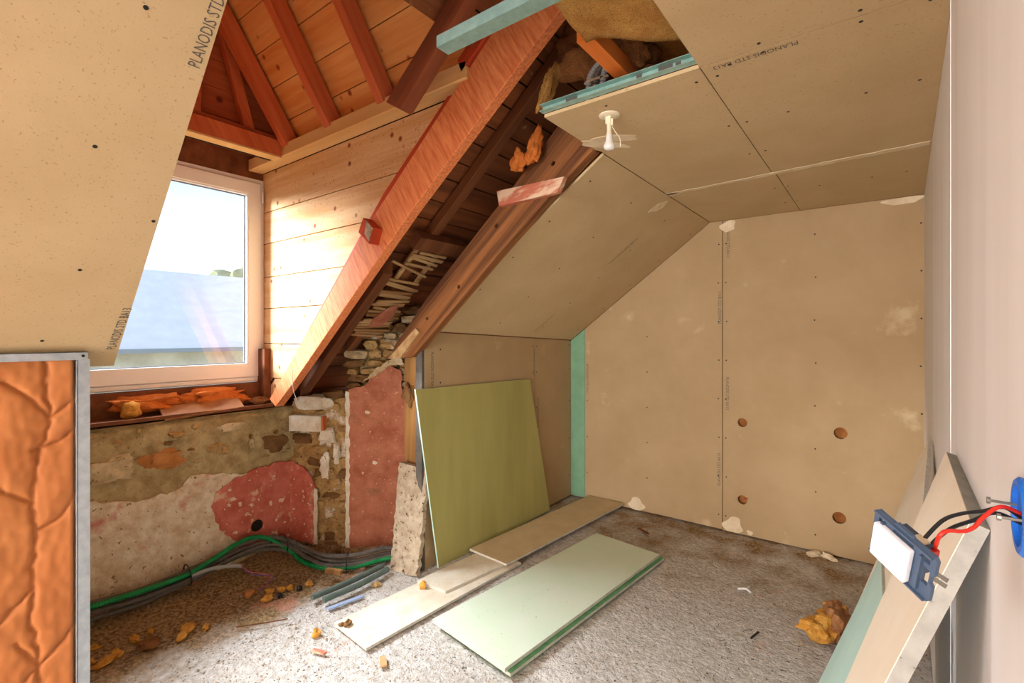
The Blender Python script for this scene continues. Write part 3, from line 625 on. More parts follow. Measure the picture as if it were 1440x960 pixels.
# ------------------------------------------------------------------ old stone wall under the window
sw = thing('wall_stone', (-3.5,.7,0), kind='structure')
def rough_sheet(fn, ny_, nz_, parent, m, name):
    V = [fn(i/ny_, j/nz_) for j in range(nz_+1) for i in range(ny_+1)]
    F = [(j*(ny_+1)+i, j*(ny_+1)+i+1, (j+1)*(ny_+1)+i+1, (j+1)*(ny_+1)+i) for j in range(nz_) for i in range(ny_)]
    return mk(name, V, F, M[m], parent, True)
G().box((-3.75,-7.5,-.05),(-3.325,2.3,1.0)).done('core', 'mortar', sw)
rough_sheet(lambda u, v: (-3.302+.012*noise.noise(Vector((u*14,v*9,1)))+.006*noise.noise(Vector((u*50,v*30,2)))-(.02 if v > .985 else 0), .45+u*1.36, v*1.018), 110, 80, sw, 'mortar', 'mortar_face')
rough_sheet(lambda u, v: (-3.30-v*.45, .30+u*1.52, 1.012+.006*noise.noise(Vector((u*14,v*5,1)))), 50, 14, sw, 'mortar', 'wall_top')
G().prism(jag([(.45,.02),(1.36,.02),(1.44,.16),(1.50,.62),(1.42,.634),(1.32,.655),(1.20,.675),(1.146,.66),(1.12,.625),(1.066,.608),(.99,.60),(.896,.592),(.80,.62),(.69,.648),(.45,.66)], .025, .010, 3), (-3.308,0,0), (0,1,0), (0,0,1), (1,0,0), .020).done('lime_plaster', 'lime', sw)
G().prism(jag([(1.30,.545),(1.275,.46),(1.30,.36),(1.36,.26),(1.44,.17),(1.56,.13),(1.80,.10),(1.803,.63),(1.72,.648),(1.60,.64),(1.506,.628),(1.40,.60)], .025, .009, 5, keep=(6,)), (-3.300,0,0), (0,1,0), (0,0,1), (1,0,0), .018, holes=[circle((1.551,.262),.040,16)]).done('red_plaster', 'red_plaster', sw)
G().cyl((-3.296,1.551,.262),(-3.289,1.551,.262),.038,n=16).done('pipe_hole', 'dark', sw)
for y_, z_, a, b2, mm, sd_ in ((.77,.795,.13,.075,'stone_b',1),(1.03,.80,.115,.055,'stone_c',2),(1.39,.935,.085,.028,'stone_b',3),(1.30,.815,.05,.03,'stone_a',4),(1.68,.785,.085,.06,'stone_d',5),(1.52,.80,.02,.035,'stone_b',6),(1.36,.79,.035,.03,'stone_a',7),(1.10,.93,.05,.02,'stone_a',8)):
    G().rock((-3.305,y_,z_), (.024,a*.85,b2*.85), sd_, 3, .6, None, .65).done('stone', mm, sw)
rr = random.Random(8)
for k in range(26):
    y_ = rr.uniform(.66,1.78); z_ = rr.uniform(.70,.99)
    G().rock((-3.300,y_,z_), (.012,rr.uniform(.012,.03),rr.uniform(.008,.018)), k+30, 1, .6).done('stone', rr.choice(('stone_a','stone_d','mortar')), sw)
# shelf of rubbish on the wall head
tag(G().box((-3.56,.40,1.012),(-3.47,1.69,1.185)).done('sill_beam', 'old_rafter'), 'dark timber sill beam under the white window frame', 'beam')
tag(G().obox((-3.385,1.15,1.035), (.075,0,.004), (0,.52,0), (0,0,.010)).done('sill_board', 'old_rafter'), 'dusty brown board lying along the head of the stone wall', 'board')
for y_, L_, sd_, lab in ((.99,.17,1,'long orange wool strip stuffed under the window beside the yellow tuft'), (1.36,.20,2,'orange wool strip stuffed under the window near the plank cheek')):
    g = G(); g.rock((-3.44,y_,1.115), (.045,L_*.85,.04), sd_, 4, .7, None, .55); tag(g.done('insulation_strip', 'wool_orange', smooth=True), lab, 'insulation')
tag(G().rock((-3.385,.90,1.085), (.035,.05,.045), 7, 3, .6).done('insulation_tuft', 'wool_yellow', smooth=True), 'yellow wool tuft drooping over the stone wall head', 'insulation')
tag(G().obox((-3.36,1.26,1.065), (.05,0,-.03), (0,.22,.012), (.003,0,.006)).done('kraft_scrap', 'kraft_brown'), 'torn brown kraft paper scrap on the stone wall head', 'paper scrap')
tag(G().rock((-3.40,1.62,1.07), (.05,.07,.03), 12, 2, .7).done('wool_scrap', 'wool_dark'), 'brown wool scrap in the corner of the stone wall head', 'insulation')
beam('corner_post', [(-3.50,1.0),(-3.40,1.0),(-3.40,1.42),(-3.50,1.42)], 1.655, 1.70, 'old_rafter', 'short red brown post in the corner beside the window', 'post')

# ------------------------------------------------------------------ splayed rubble wall
B3, C3, D3 = Vector((-3.304,1.80,0)), Vector((-2.957,2.018,0)), Vector((-2.66,2.33,0))
rw = thing('wall_splay', (-3.0,2.1,0), kind='structure')
e1 = (C3-B3).normalized(); n1 = Vector((e1.y,-e1.x,0)); e2_ = (D3-C3).normalized(); n2_ = Vector((e2_.y,-e2_.x,0))
up = Vector((0,0,1))
G().prism([(0,0),((C3-B3).length,0),((C3-B3).length,1.08),(0,1.05)], B3-n1*.012, e1, up, -n1, .29).done('core', 'rubble_mix', rw)
G().prism([(-.02,0),((D3-C3).length,0),((D3-C3).length,1.60),(.14,1.52),(.05,1.22),(-.02,1.06)], C3-n2_*.06, e2_, up, -n2_, .25).done('core', 'mortar', rw)
rr = random.Random(21)
def courses(org, ed, nr, L, z0, ztop, sd_, mats, off=-.035, hmin=.05, hmax=.10):
    z = z0
    while z < max(ztop(0), ztop(L)):
        h = rr.uniform(hmin, hmax); s = rr.uniform(-.05,0)
        while s < L:
            w_ = rr.uniform(.08,.17); c = s+w_/2
            if 0 < c < L+.02 and z+h*.6 < ztop(c):
                rot = Matrix((ed, nr, up)).transposed() @ Matrix.Rotation(rr.uniform(-.12,.12), 3, 'Y')
                G().rock(org+ed*c+nr*(off+rr.uniform(-.012,.014))+up*(z+h/2), (w_*.47,.055,h*.47), rr.random()*50, 2, .4, rot, .55).done('stone', rr.choice(mats), rw)
            s += w_
        z += h*.95
courses(B3, e1, n1, (C3-B3).length, .02, lambda s: 1.08+.08*s, 1, ('rubble_mix','rubble_mix','rubble_mix','stone_a','rubble_mix','stone_d'), off=-.050)
courses(C3, e2_, n2_, (D3-C3).length, 1.14, lambda s: 1.30+min(.42,1.9*s), 2, ('stone_a','rubble_mix','stone_b','stone_a','stone_d'), off=-.05, hmin=.045, hmax=.075)
# red plaster left on it
l1 = (C3-B3).length
G().prism(jag([(0,.10),(.185,.07),(.195,.42),(.17,.50),(.10,.60),(.02,.64),(0,.63)], .03, .006, 9, keep=(6,)), B3+n1*.018, e1, up, n1, .014).done('red_plaster', 'red_plaster', rw)
l2 = (D3-C3).length
G().prism(jag([(.0,.03),(l2,.03),(l2,1.10),(l2-.06,1.12),(l2-.075,1.27),(.26,1.315),(.17,1.25),(.12,1.17),(.0,1.135)], .03, .007, 11), C3+n2_*.012, e2_, up, n2_, .016).done('pink_plaster', 'pink_plaster', rw)
G().prism(jag([(-.014,.04),(.012,.04),(.010,1.12),(-.014,1.13)], .03, .006, 12), C3+n2_*.018, e2_, up, n2_, .012).done('plaster_edge', 'whitewash', rw)
G().prism(jag([(.175,.07),(.20,.07),(.20,.45),(.18,.46)], .03, .005, 13), B3+n1*.024, e1, up, n1, .012).done('plaster_edge', 'whitewash', rw)
for s, z, a, b2, k in ((.26,.82,.05,.05,3),(.25,.62,.03,.07,4),(.33,.70,.02,.06,5)):
    G().rock(B3+e1*s+n1*.012+up*z, (a,.022,b2), k, 3, .7, Matrix((e1, n1, up)).transposed(), .6).done('whitewash_crust', 'whitewash', rw)
G().rock(B3+e1*.17+n1*.012+up*1.045, (.10,.045,.05), 8, 3, .5, Matrix((e1, n1, up)).transposed(), .5).done('whitewash_crust', 'whitewash', rw)
for s, z in ((.18,.63),(.13,.98)):
    G().prism(blob(s,z,.017,.012,s*9), C3+n2_*.026, e2_, up, n2_, .004).done('plaster_chip', 'whitewash', rw)
G().prism(jag([(.10,1.19),(.18,1.275),(.28,1.34),(.36,1.36),(.38,1.31),(.27,1.30),(.17,1.225)], .02, .006, 15), C3+n2_*.006, e2_, up, n2_, .03).done('plaster_edge', 'stone_b', rw)
wb = thing('wood_lintel_block', B3+e1*.1+up*.85, 'white painted wooden block end set in the rubble wall', 'wood block')
G().obox(B3+e1*.125+n1*.012+up*.905, e1*.115, n1*.045, up*.052).done('block', 'whitewash', wb)
G().obox(B3+e1*.247+n1*.012+up*.905, e1*.006, n1*.040, up*.046).done('cut_end', 'rafter_red', wb)

# post, splintered strip and dark jamb beside the knee wall
ps = thing('old_post', (-2.5,2.24,0), 'rotten brown timber post standing under the foot of the old beam', 'post')
V = []; F = []; n = 26
for j in range(n+1):
    z = 1.40*j/n; q = .012*noise.noise(Vector((0,0,z*7))); q2 = .010*noise.noise(Vector((3,0,z*9)))
    V += [(-2.585+q,2.20,z),(-2.43+q2,2.195+q,z),(-2.43+q2,2.27,z),(-2.585+q,2.27,z)]
for j in range(n):
    F += [(j*4+k, j*4+(k+1) % 4, (j+1)*4+(k+1) % 4, (j+1)*4+k) for k in range(4)]
F += [(3,2,1,0), tuple(n*4+k for k in range(4))]
mk('timber', V, F, M['post'], ps)
G().rock((-2.53,2.19,1.12), (.05,.03,.07), 5, 3, .6).done('rotten_knot', 'stone_d', ps)
strut('jamb_strip', (-2.395,2.19,.0), (-2.395,2.19,1.42), .03, .03, 'trimmer_dark', 'narrow orange timber strip beside the leaning green board', 'timber')
strut('floor_lath', (-2.42,2.11,.0), (-2.47,2.17,.34), .03, .014, 'post', 'short brown stick leaning behind the cement slab', 'stick')

# ------------------------------------------------------------------ boards on the floor and against the walls
def flatboard(name, P, z0, th, m, label, cat='plasterboard', tilt=None, edge_m=None, fac='board'):
    o = thing(name, (sum(p[0] for p in P)/4, sum(p[1] for p in P)/4, z0), label, cat)
    zt = tilt or [0]*len(P); n = len(P)
    V = [(p[0],p[1],z0+zt[i]+th*.12) for i, p in enumerate(P)]+[(p[0],p[1],z0+zt[i]+th*.88) for i, p in enumerate(P)]
    F = [tuple(range(n))[::-1], tuple(range(n, 2*n))]+[(i,(i+1) % n,(i+1) % n+n,i+n) for i in range(n)]
    mk('gypsum_core', V, F, M[edge_m or 'core'], o)
    for k0, k1, nm in ((.88,1.0,'face_paper'), (0,.12,'back_paper')):
        V = [(p[0],p[1],z0+zt[i]+th*k0) for i, p in enumerate(P)]+[(p[0],p[1],z0+zt[i]+th*k1) for i, p in enumerate(P)]
        mk(nm, V, F, M[m], o)
    return o
flatboard('plasterboard_strip', [(-2.278,1.469),(-1.971,1.443),(-1.90,2.60),(-2.20,2.62)], .006, .014, 'board_dusty', 'dusty pale plasterboard strip lying lowest with stone crumbs on it')
flatboard('plasterboard_strip', [(-2.245,2.01),(-2.02,2.025),(-1.925,2.72),(-2.19,2.73)], .021, .013, 'board_dusty', 'short dusty plasterboard strip lying between the two longer strips')
flatboard('plasterboard_strip', [(-2.262,2.50),(-1.925,2.476),(-1.797,3.985),(-2.14,3.99)], .036, .014, 'board_floor', 'long beige plasterboard strip lying on top beside the leaning green board')
flatboard('moisture_board', [(-1.84,1.79),(-1.675,3.30),(-1.168,3.225),(-1.31,1.715)], .008, .018, 'green_edge', 'lower green board mostly hidden under the pale green board on the floor', 'green board')
flatboard('moisture_board', [(-1.857,1.768),(-1.694,3.270),(-1.19,3.198),(-1.33,1.700)], .030, .018, 'green_pale', 'pale green moisture resistant board lying on top in the middle of the floor', 'green board', edge_m='core', tilt=[0,0,.004,0])
# olive board leaning on the knee wall
gb = thing('moisture_board', (-2.29,2.85,0), 'large olive green moisture resistant board leaning against the knee wall', 'green board')
Q = [(-2.290,2.233,.01),(-2.285,3.55,.01),(-2.325,3.302,1.152),(-2.325,2.067,1.176)]
nrm = Vector((1,0,.03)).normalized()
def sheet4(Q, n_, a, b2, name, m, par): return mk(name, [Vector(p)+n_*a for p in Q]+[Vector(p)+n_*b2 for p in Q], [(0,1,2,3),(7,6,5,4),(0,4,5,1),(1,5,6,2),(2,6,7,3),(3,7,4,0)], M[m], par)
sheet4(Q, nrm, -.011, -.0002, 'gypsum_core', 'teal_board', gb); sheet4(Q, nrm, 0, .0014, 'face_paper', 'green_olive', gb)
# cement slab
V = []; F = []; n = 22; rr = random.Random(3)
for j in range(n+1):
    t_ = j/n; xl = -2.515-.03*t_+rr.uniform(-.010,.010); xr = -2.318-.005*t_+rr.uniform(-.010,.010); yc = 2.02+.10*t_; z = .01+.655*t_
    zl = z+(.012 if j == n else 0); zr = z-(.012 if j == n else 0)
    k = 5
    for i in range(k+1): V.append((xl+(xr-xl)*i/k, yc+rr.uniform(-.004,.004)+.05*i/k, zl+(zr-zl)*i/k))
    for i in range(k+1): V.append((xr+(xl-xr)*i/k, yc+.030+.05*(1-i/k), zr+(zl-zr)*i/k))
q = 12
for j in range(n): F += [(j*q+i, j*q+(i+1) % q, (j+1)*q+(i+1) % q, (j+1)*q+i) for i in range(q)]
F += [tuple(range(q))[::-1], tuple(n*q+i for i in range(q))]
tag(mk('cement_slab', V, F, M['cement']), 'rough grey cement render slab leaning on the post beside the green board', 'slab')

# boards leaning on the right wall
def leaner(name, P, th, m, label, edge='core'):
    # P: corners (Y, height along the wall 0..1 of z, offset from the wall)
    o = thing(name, (-.1, sum(p[1] for p in P)/len(P), 0), label, 'plasterboard')
    n_ = (Vector(P[1])-Vector(P[0])).cross(Vector(P[-1])-Vector(P[0])).normalized()
    if n_.x > 0: n_ = -n_
    k = len(P); F = [tuple(range(k)), tuple(range(2*k-1, k-1, -1))]+[(i,(i+1) % k,(i+1) % k+k,i+k) for i in range(k)]
    mk('gypsum_core', [Vector(p) for p in P]+[Vector(p)-n_*th for p in P], F, M[edge], o)
    mk('face_paper', [Vector(p)+n_*.0012 for p in P]+[Vector(p)+n_*.0001 for p in P], F, M[m], o)
    return o
tn = math.tan(math.radians(19.6))
def lp(y, z, ztop, xw): return (xw-(ztop-z)*tn, y, z)
leaner('plasterboard_offcut', [lp(.955,.005,1.252,.100), (.118-1.247*.312,1.53,.005), (.118,1.53,1.245), lp(.955,1.252,1.252,.100)], .021, 'cream_board', 'cream plasterboard offcut with thick grey edge leaning on the white wall behind the switch', 'core_grey')
leaner('plasterboard_offcut', [lp(1.62,.005,1.06,.157), lp(2.40,.005,1.06,.157), lp(2.80,1.06,1.06,.157), lp(2.10,.90,1.06,.157), lp(1.62,.80,1.06,.157)], .013, 'cream_board', 'pointed cream plasterboard offcut leaning behind the pale teal board')
leaner('moisture_board', [lp(1.60,.005,.66,.004), lp(2.46,.005,.66,.004), lp(2.46,.63,.66,.004), lp(1.60,.66,.66,.004)], .013, 'teal_board', 'pale teal moisture board leaning low against the cream offcuts')

# ------------------------------------------------------------------ switch hanging from its blue wall box
bx = thing('wall_box', (wallx(.697),.697,1.338), 'round blue plastic electrical box set in the white wall', 'electrical box')
wn_ = Vector((-1,.0265,0)).normalized(); bc = Vector((wallx(.697)-.004,.697,1.338))
G().lathe(bc, [(.030,.001),(.038,.001),(.039,.004),(.036,.007),(.030,.007),(.029,.002)], 32, wn_).done('rim', 'blue', bx)
G().cyl(bc+wn_*.0005, bc+wn_*.0025, .0305, n=28).done('inside', 'blue', bx)
for s in (1,-1):
    p = bc+Vector((0,.030*s,.004)); G().cyl(p, p+wn_*.022, .0015, n=8).cyl(p+wn_*.022, p+wn_*.025, .0035, n=10).done('screw', 'steel', bx)
def c2w(v): return CR*v[0]+CU*v[1]-CF*v[2]
E1 = (CR*.122-CU*.363-CF*.924).normalized(); EN = -(CR*.98+CU*.192+CF*.054); EN = (EN-E1*EN.dot(E1)).normalized(); E2 = E1.cross(EN)
if E2.z > 0: E2 = -E2
ct = Vector((0,0,1.52))+CR*.41-CU*.228+CF*.512
sw_ = thing('light_switch', ct, 'loose light switch with white rocker and slate blue bracket hanging from red and black wires', 'light switch')
hs = []
for a, b2, w_, h_ in ((-.027,0,.0035,.012),(.029,.0,.0035,.010),(0,-.0205,.012,.0018),(0,.0205,.012,.0018),(.028,-.019,.003,.003),(-.027,-.019,.003,.003)):
    hs.append([(a-w_,b2-h_),(a+w_,b2-h_),(a+w_,b2+h_),(a-w_,b2+h_)])
po = [(a_1, b_1*1.18) for a_1, b_1 in [(-.036,-.022),(-.033,-.025),(-.012,-.025),(-.010,-.027),(.008,-.027),(.010,-.025),(.034,-.025),(.037,-.022),(.037,-.006),(.034,-.004),(.034,.004),(.037,.006),(.037,.022),(.034,.025),(-.033,.025),(-.036,.022)]]
G().prism(po, ct, E1, E2, EN, .004, holes=hs).done('bracket', 'slate_plastic', sw_)
for a in (-.0225, .0235):
    G().obox(ct+E1*a+EN*.005, E1*.0015, E2*.022, EN*.003).done('bracket_rib', 'slate_plastic', sw_)
for b2 in (-.0235, .0235):
    G().obox(ct+E2*b2*1.18+EN*.005, E1*.034, E2*.001, EN*.0025).done('bracket_rib', 'slate_plastic', sw_)
G().obox(ct-E1*.002-EN*.009, E1*.017, E2*.017, EN*.009).done('mechanism', 'slate_plastic', sw_)
rk = G().prism([(-.0245,-.0195),(.0195,-.0195),(.0195,.0245),(-.0245,.0245)], ct-E1*.004+EN*.004, E1, E2, EN, .0085).done('rocker', 'white_plastic', sw_)
b = rk.modifiers.new('bevel', 'BEVEL'); b.width = .0025; b.segments = 3
for k in (-1, 1):
    p = ct+E1*.031+E2*(.004*k-.002)-EN*.002
    q = p+CR*.019-CU*.012+CF*.006; d = (q-p).normalized(); s_ = d.cross(CF).normalized()
    G().obox((p+q)/2, d*(q-p).length/2, s_*.0022, CF*.0006).done('claw', 'steel', sw_)
G().obox(ct+E1*.004-E2*.015-EN*.012, E1*.006, E2*.004, EN*.005).done('terminal', 'ivory', sw_)
G().obox(ct+E1*.014-E2*.012-EN*.014, E1*.005, E2*.004, EN*.005).done('terminal', 'red_wire', sw_)
def camp(u, v, t_): return Vector((0,0,1.52))+t_*(CF+CR*((u-720)/688)+CU*((470-v)/688))
ib = bc+wn_*.0025
w0 = ct+E1*.004-E2*.016-EN*.014; w1 = ct+E1*.010-E2*.013-EN*.015; w2 = ct+E1*.014-E2*.012-EN*.018
for pts, m_, lab in (([w0,camp(1325,732,.505),camp(1352,722,.505),camp(1385,718,.50),camp(1412,713,.49),ib+Vector((0,-.004,-.002))], 'black_wire', 'black wire arching highest from the hanging switch to the blue box'),
                     ([w1,camp(1335,744,.495),camp(1370,731,.495),camp(1400,721,.49),ib+Vector((0,-.006,-.006))], 'black_wire', 'lower straighter black wire from the hanging switch to the blue box'),
                     ([w2,camp(1322,752,.48),camp(1334,746,.48),camp(1355,747,.48),camp(1370,741,.48),camp(1383,727,.48),camp(1408,712,.48),ib+Vector((0,-.008,.004))], 'red_wire', 'red wire looping from the hanging switch to the blue box')):
    tag(G().tube(pts, .0019, 8, .004).done('electric_wire', m_, smooth=True), lab, 'wire')

# ------------------------------------------------------------------ ceiling lamp
lm = thing('lamp_holder', (-.877,1.802,2.27), 'ivory ceiling rose with a frosted bulb in a hanging lamp holder', 'ceiling lamp')
lc = Vector((-.877,1.802,CZ))
G().lathe(lc, [(.042,0),(.041,-.003),(.030,-.006),(.012,-.007)], 32).done('ceiling_rose', 'ivory', lm)
G().box(lc+Vector((-.012,-.010,-.036)), lc+Vector((.010,.010,-.006))).box(lc+Vector((.010,-.006,-.044)), lc+Vector((.018,.006,-.018))).done('socket_block', 'ivory', lm)
G().lathe(lc, [(.0095,-.03),(.0095,-.070),(.011,-.072),(.011,-.078)], 20).done('lamp_socket', 'ivory', lm); sock_ = bpy.data.objects['lamp_socket']
G().lathe(lc, [(.010,-.076),(.013,-.080),(.0135,-.095),(.016,-.108),(.0215,-.118),(.0235,-.126),(.021,-.134),(.012,-.139),(.002,-.140)], 24).done('bulb', 'opal', sock_, True)
G().tube([lc+Vector((.004,.004,-.035)), lc+Vector((.02,.02,-.07)), lc+Vector((.03,.035,-.09)), lc+Vector((.03,.04,-.12))], .0016, 6, .008).done('flex', 'ivory', lm)

# ------------------------------------------------------------------ loose insulation and conduit in the roof opening
def batt(name, fn, th, m, label, nu=26, nv=20):
    V = []; F = []
    for k in (0, 1):
        for j in range(nv+1):
            for i in range(nu+1):
                p = Vector(fn(i/nu, j/nv)); p.z += k*th+.010*noise.noise(p*9+Vector((k*5,0,0)))
                V.append(p)
    q = (nu+1)*(nv+1)
    for j in range(nv):
        for i in range(nu):
            a = j*(nu+1)+i; F += [(a,a+1,a+nu+2,a+nu+1), (a+q,a+nu+1+q,a+nu+2+q,a+1+q)]
    ring = list(range(nu+1))+[j*(nu+1)+nu for j in range(1,nv+1)]+[nv*(nu+1)+i for i in range(nu-1,-1,-1)]+[j*(nu+1) for j in range(nv-1,0,-1)]
    F += [(ring[i],ring[(i+1) % len(ring)],ring[(i+1) % len(ring)]+q,ring[i]+q) for i in range(len(ring))]
    return tag(mk(name, V, F, M[m], None, True), label, 'insulation')
def big(u, v):
    y0 = .92+.47*v
    xl = -.66-.11*math.sin(min(1, max(0, (y0-.95)/.40))*math.pi*.62)
    x = xl+(-.425-xl)*u; y = .92+(.48+max(0, x+.72)*.95)*v
    return (x, y, 2.462+.05*(1-u)**5*(1-v)+.006*math.sin(v*11+u*4))
batt('insulation_batt', big, .11, 'wool', 'big brown mineral wool batt hanging over the edge of the ceiling opening')
batt('insulation_batt', lambda u, v: (-.72+.30*u, 1.68+.30*v, 2.60-.05*u), .10, 'wool', 'second wool batt lying behind the steel edge rail under the big batt')
def lump(c, s, sd_, m, label, rot=0, rough=.5):
    return tag(G().rock(c, s, sd_, 4, rough, Matrix.Rotation(rot, 3, 'Y')).done('insulation_lump', m, smooth=True), label, 'insulation')
lump((-1.03,1.93,2.73), (.15,.10,.085), 3, 'wool_dark', 'crumpled dark brown wool lump stuffed above the thin rafter top', .5, .8)
lump((-.99,2.02,2.64), (.07,.06,.07), 9, 'wool_dark', 'small dark wool lump drooping beside the grey conduits', .2, .7)
lump((-.72,1.72,2.56), (.055,.09,.04), 5, 'wool_dark', 'dark wool fold beside the orange joist end', .2, .6)
lump((-1.21,1.86,2.63), (.03,.04,.09), 6, 'wool', 'narrow wool tuft hanging beside the long orange rafter', .5, .7)
lump((-1.40,2.03,2.46), (.035,.035,.085), 7, 'wool_orange', 'orange wool tuft sticking up behind the old dark beam', .35, .6)
lump((-1.49,2.02,2.41), (.035,.03,.06), 8, 'wool_orange', 'lower orange wool tuft beside the flaking painted board', .1, .6)
for k, (dx, m_, lab) in enumerate(((0,'conduit_pale','pale grey conduit bending up behind the edge rail, beside the orange joist'), (-.032,'conduit','dark grey conduit bending up between the two pale conduits'), (-.064,'conduit_pale','pale grey conduit bending up behind the edge rail, nearer the old beam'))):
    tag(G().tube([(-.900+dx,1.80,2.42),(-.905+dx,1.80,2.50),(-.898+dx,1.80,2.58),(-.855+dx,1.81,2.63),(-.80+dx,1.84,2.66)], .0125, 10, .006, .05).done('conduit', m_), lab, 'conduit')
tag(G().tube([(-.885,1.80,2.56),(-.935,1.783,2.556),(-.985,1.80,2.56),(-.97,1.818,2.565),(-.90,1.818,2.565),(-.885,1.80,2.56)], .006, 6, .01).done('conduit_tie', 'cement'), 'pale tape tie around the grey conduits above the rail', 'tie')

# ------------------------------------------------------------------ conduits along the foot of the old wall
base = [(-3.20,.52,.135),(-3.20,.669,.130),(-3.205,.90,.115),(-3.215,1.177,.130),(-3.22,1.375,.160),(-3.21,1.55,.165),(-3.15,1.67,.14),(-3.04,1.755,.085),(-2.87,1.80,.06),(-2.72,1.90,.06),(-2.63,2.07,.07),(-2.55,2.16,.07)]
offs = [((.0,.0),'conduit','grey corrugated conduit in the middle of the bundle along the wall foot'), ((.004,.031),'conduit','uppermost grey corrugated conduit of the bundle along the wall foot'), ((.030,-.012),'conduit','front grey corrugated conduit of the bundle along the wall foot'),
        ((.018,-.036),'conduit','lowest grey corrugated conduit of the bundle along the wall foot'), ((-.022,-.02),'conduit','grey corrugated conduit closest to the wall in the bundle along the wall foot')]
for k, ((a, b2), m_, lab) in enumerate(offs):
    P = []
    for i, p in enumerate(base):
        sw1 = 1+.25*math.sin(i*1.3+k*2)
        nrm_ = Vector((1,0,0)) if i < 7 else Vector((.6,-.8,0))
        P.append(Vector(p)+nrm_*a*sw1+up*b2*sw1)
    tag(G().tube(P, .0135, 9, .0065, .06).done('conduit', m_), lab, 'conduit', 'grey conduits along the wall foot')
gp_ = [(-3.175,.52,.150),(-3.17,.669,.152),(-3.165,.90,.145),(-3.165,1.10,.150),(-3.185,1.25,.18),(-3.20,1.37,.215),(-3.21,1.48,.225),(-3.19,1.58,.19),(-3.11,1.68,.10),(-3.02,1.71,.045),(-2.86,1.755,.03),(-2.70,1.87,.035),(-2.60,2.05,.05),(-2.52,2.14,.05)]
tag(G().tube(gp_, .0135, 10, .0065, .06).done('conduit', 'conduit_green'), 'bright green corrugated conduit running along the wall foot', 'conduit')
for c, lab in (((-3.19,1.115,.135),'black cable tie on the conduit bundle below the lime plaster'), ((-3.155,1.66,.145),'black cable tie on the conduit bundle below the red plaster'), ((-2.745,1.865,.055),'black cable tie on the conduit bundle beside the cement slab')):
    c = Vector(c); t_ = Vector((0,1,.1)) if c.x < -3.1 else Vector((.6,.7,0)); t_.normalize(); s_ = t_.cross(up).normalized(); u_ = s_.cross(t_)
    tag(G().tube([c+s_*.055*math.cos(a)+u_*.062*math.sin(a) for a in [i*math.pi/6 for i in range(13)]], .0035, 6, .02).done('cable_tie', 'black_wire'), lab, 'cable tie')
tag(G().tube([(-3.16,1.12,.135),(-3.13,1.22,.15),(-3.11,1.33,.13),(-3.10,1.37,.115)], .011, 8, .01).done('conduit_stub', 'conduit_pale'), 'short pale conduit stub coming out of the bundle with coloured wires', 'conduit')
for k, (m_, dz, lab) in enumerate((('violet_wire',0,'thin violet wire curling from the pale conduit stub'), ('pink_wire',.01,'thin pink wire curling from the pale conduit stub'))):
    tag(G().tube([(-3.10,1.37,.115),(-3.04,1.40,.075+dz),(-2.98,1.47,.055+dz),(-2.97,1.50-.03*k,.04),(-2.93,1.44,.03),(-2.90,1.38,.025+dz)], .0025, 6, .01).done('loose_wire', m_, smooth=True), lab, 'wire')
for k, (a, b2, lab) in enumerate((((-2.575,1.52),(-2.56,2.00),'grey green pipe offcut on the floor nearer the wall'), ((-2.50,1.545),(-2.495,1.99),'grey green pipe offcut on the floor farther from the wall'))):
    g = G().tube([(a[0],a[1],.032),(a[0]+.02,(a[1]+b2[1])/2,.034),(b2[0],b2[1],.036)], .0165, 14, .02)
    tag(g.done('pipe_offcut', 'pipe_teal', smooth=False), lab, 'pipe')
tag(G().obox((-2.415,1.63,.010), (.012,0,0), (.02,.10,0), (0,0,.004)).done('blue_batten', 'blue_paint'), 'thin pale blue painted stick on the floor beside the pipe offcuts', 'stick')

# ------------------------------------------------------------------ rubbish on the floor
def bit(name, x, y, s, m, label, cat, sd_, grp=None, z=None, sub=2):
    z = floorh(x, y) if z is None else z
    return tag(G().rock((x, y, z+s[2]*.75), s, sd_, sub, .7, Matrix.Rotation(sd_*1.7, 3, 'Z')).done(name, m), label, cat, grp)
bit('foam_chunk', -2.282,1.372,(.024,.02,.020),'wool_yellow','yellow foam chunk on the concrete beside the long pale strip','foam chunk',1)
bit('foam_chunk', -2.17,1.985,(.022,.02,.022),'wool_yellow','yellow foam chunk sitting on the dusty pale plasterboard strip','foam chunk',2,z=.02)
bit('stone_crumb', -2.205,1.50,(.026,.018,.013),'stone_d','larger stone crumb lying on the end of the pale strip','stone',3,z=.02)
bit('stone_crumb', -2.225,1.475,(.014,.012,.009),'stone_d','smaller stone crumb lying on the end of the pale strip','stone',4,z=.02)
rr = random.Random(13)
for x, y, s in ((-2.875,.672,.05),(-2.851,1.0,.055),(-2.80,.955,.04),(-3.026,.653,.03),(-2.90,.72,.035),(-2.96,.80,.035),(-2.93,.62,.03),(-2.80,1.06,.03),(-2.97,.87,.022)):
    bit('wool_flake', x, y, (s,s*.55,.014), 'wool_yellow', 'yellow wool flake on the brown dirt near the steel frame', 'insulation', rr.random()*40, 'yellow wool flakes near the steel frame')
for x, y, s in ((-2.849,1.484,.026),(-2.815,1.383,.030),(-2.776,1.622,.024),(-2.87,1.43,.022),(-2.83,1.53,.018)):
    bit('wool_flake', x, y, (s,s*.8,.020), 'wool_yellow', 'yellow wool crumb on the brown dirt below the conduit bundle', 'insulation', rr.random()*40, 'yellow wool crumbs below the conduits')
bit('tile_shard', -2.93,1.34,(.035,.025,.02),'stone_c','orange tile shard in the dirt below the conduit stub','tile shard',5)
bit('black_plug', -2.79,1.45,(.018,.018,.014),'black_wire','small black plastic plug on the dirt among the wool crumbs','plug',6)
bit('black_plug', -2.78,1.56,(.016,.016,.014),'black_wire','small black plastic plug on the dirt nearer the pipe offcuts','plug',7)
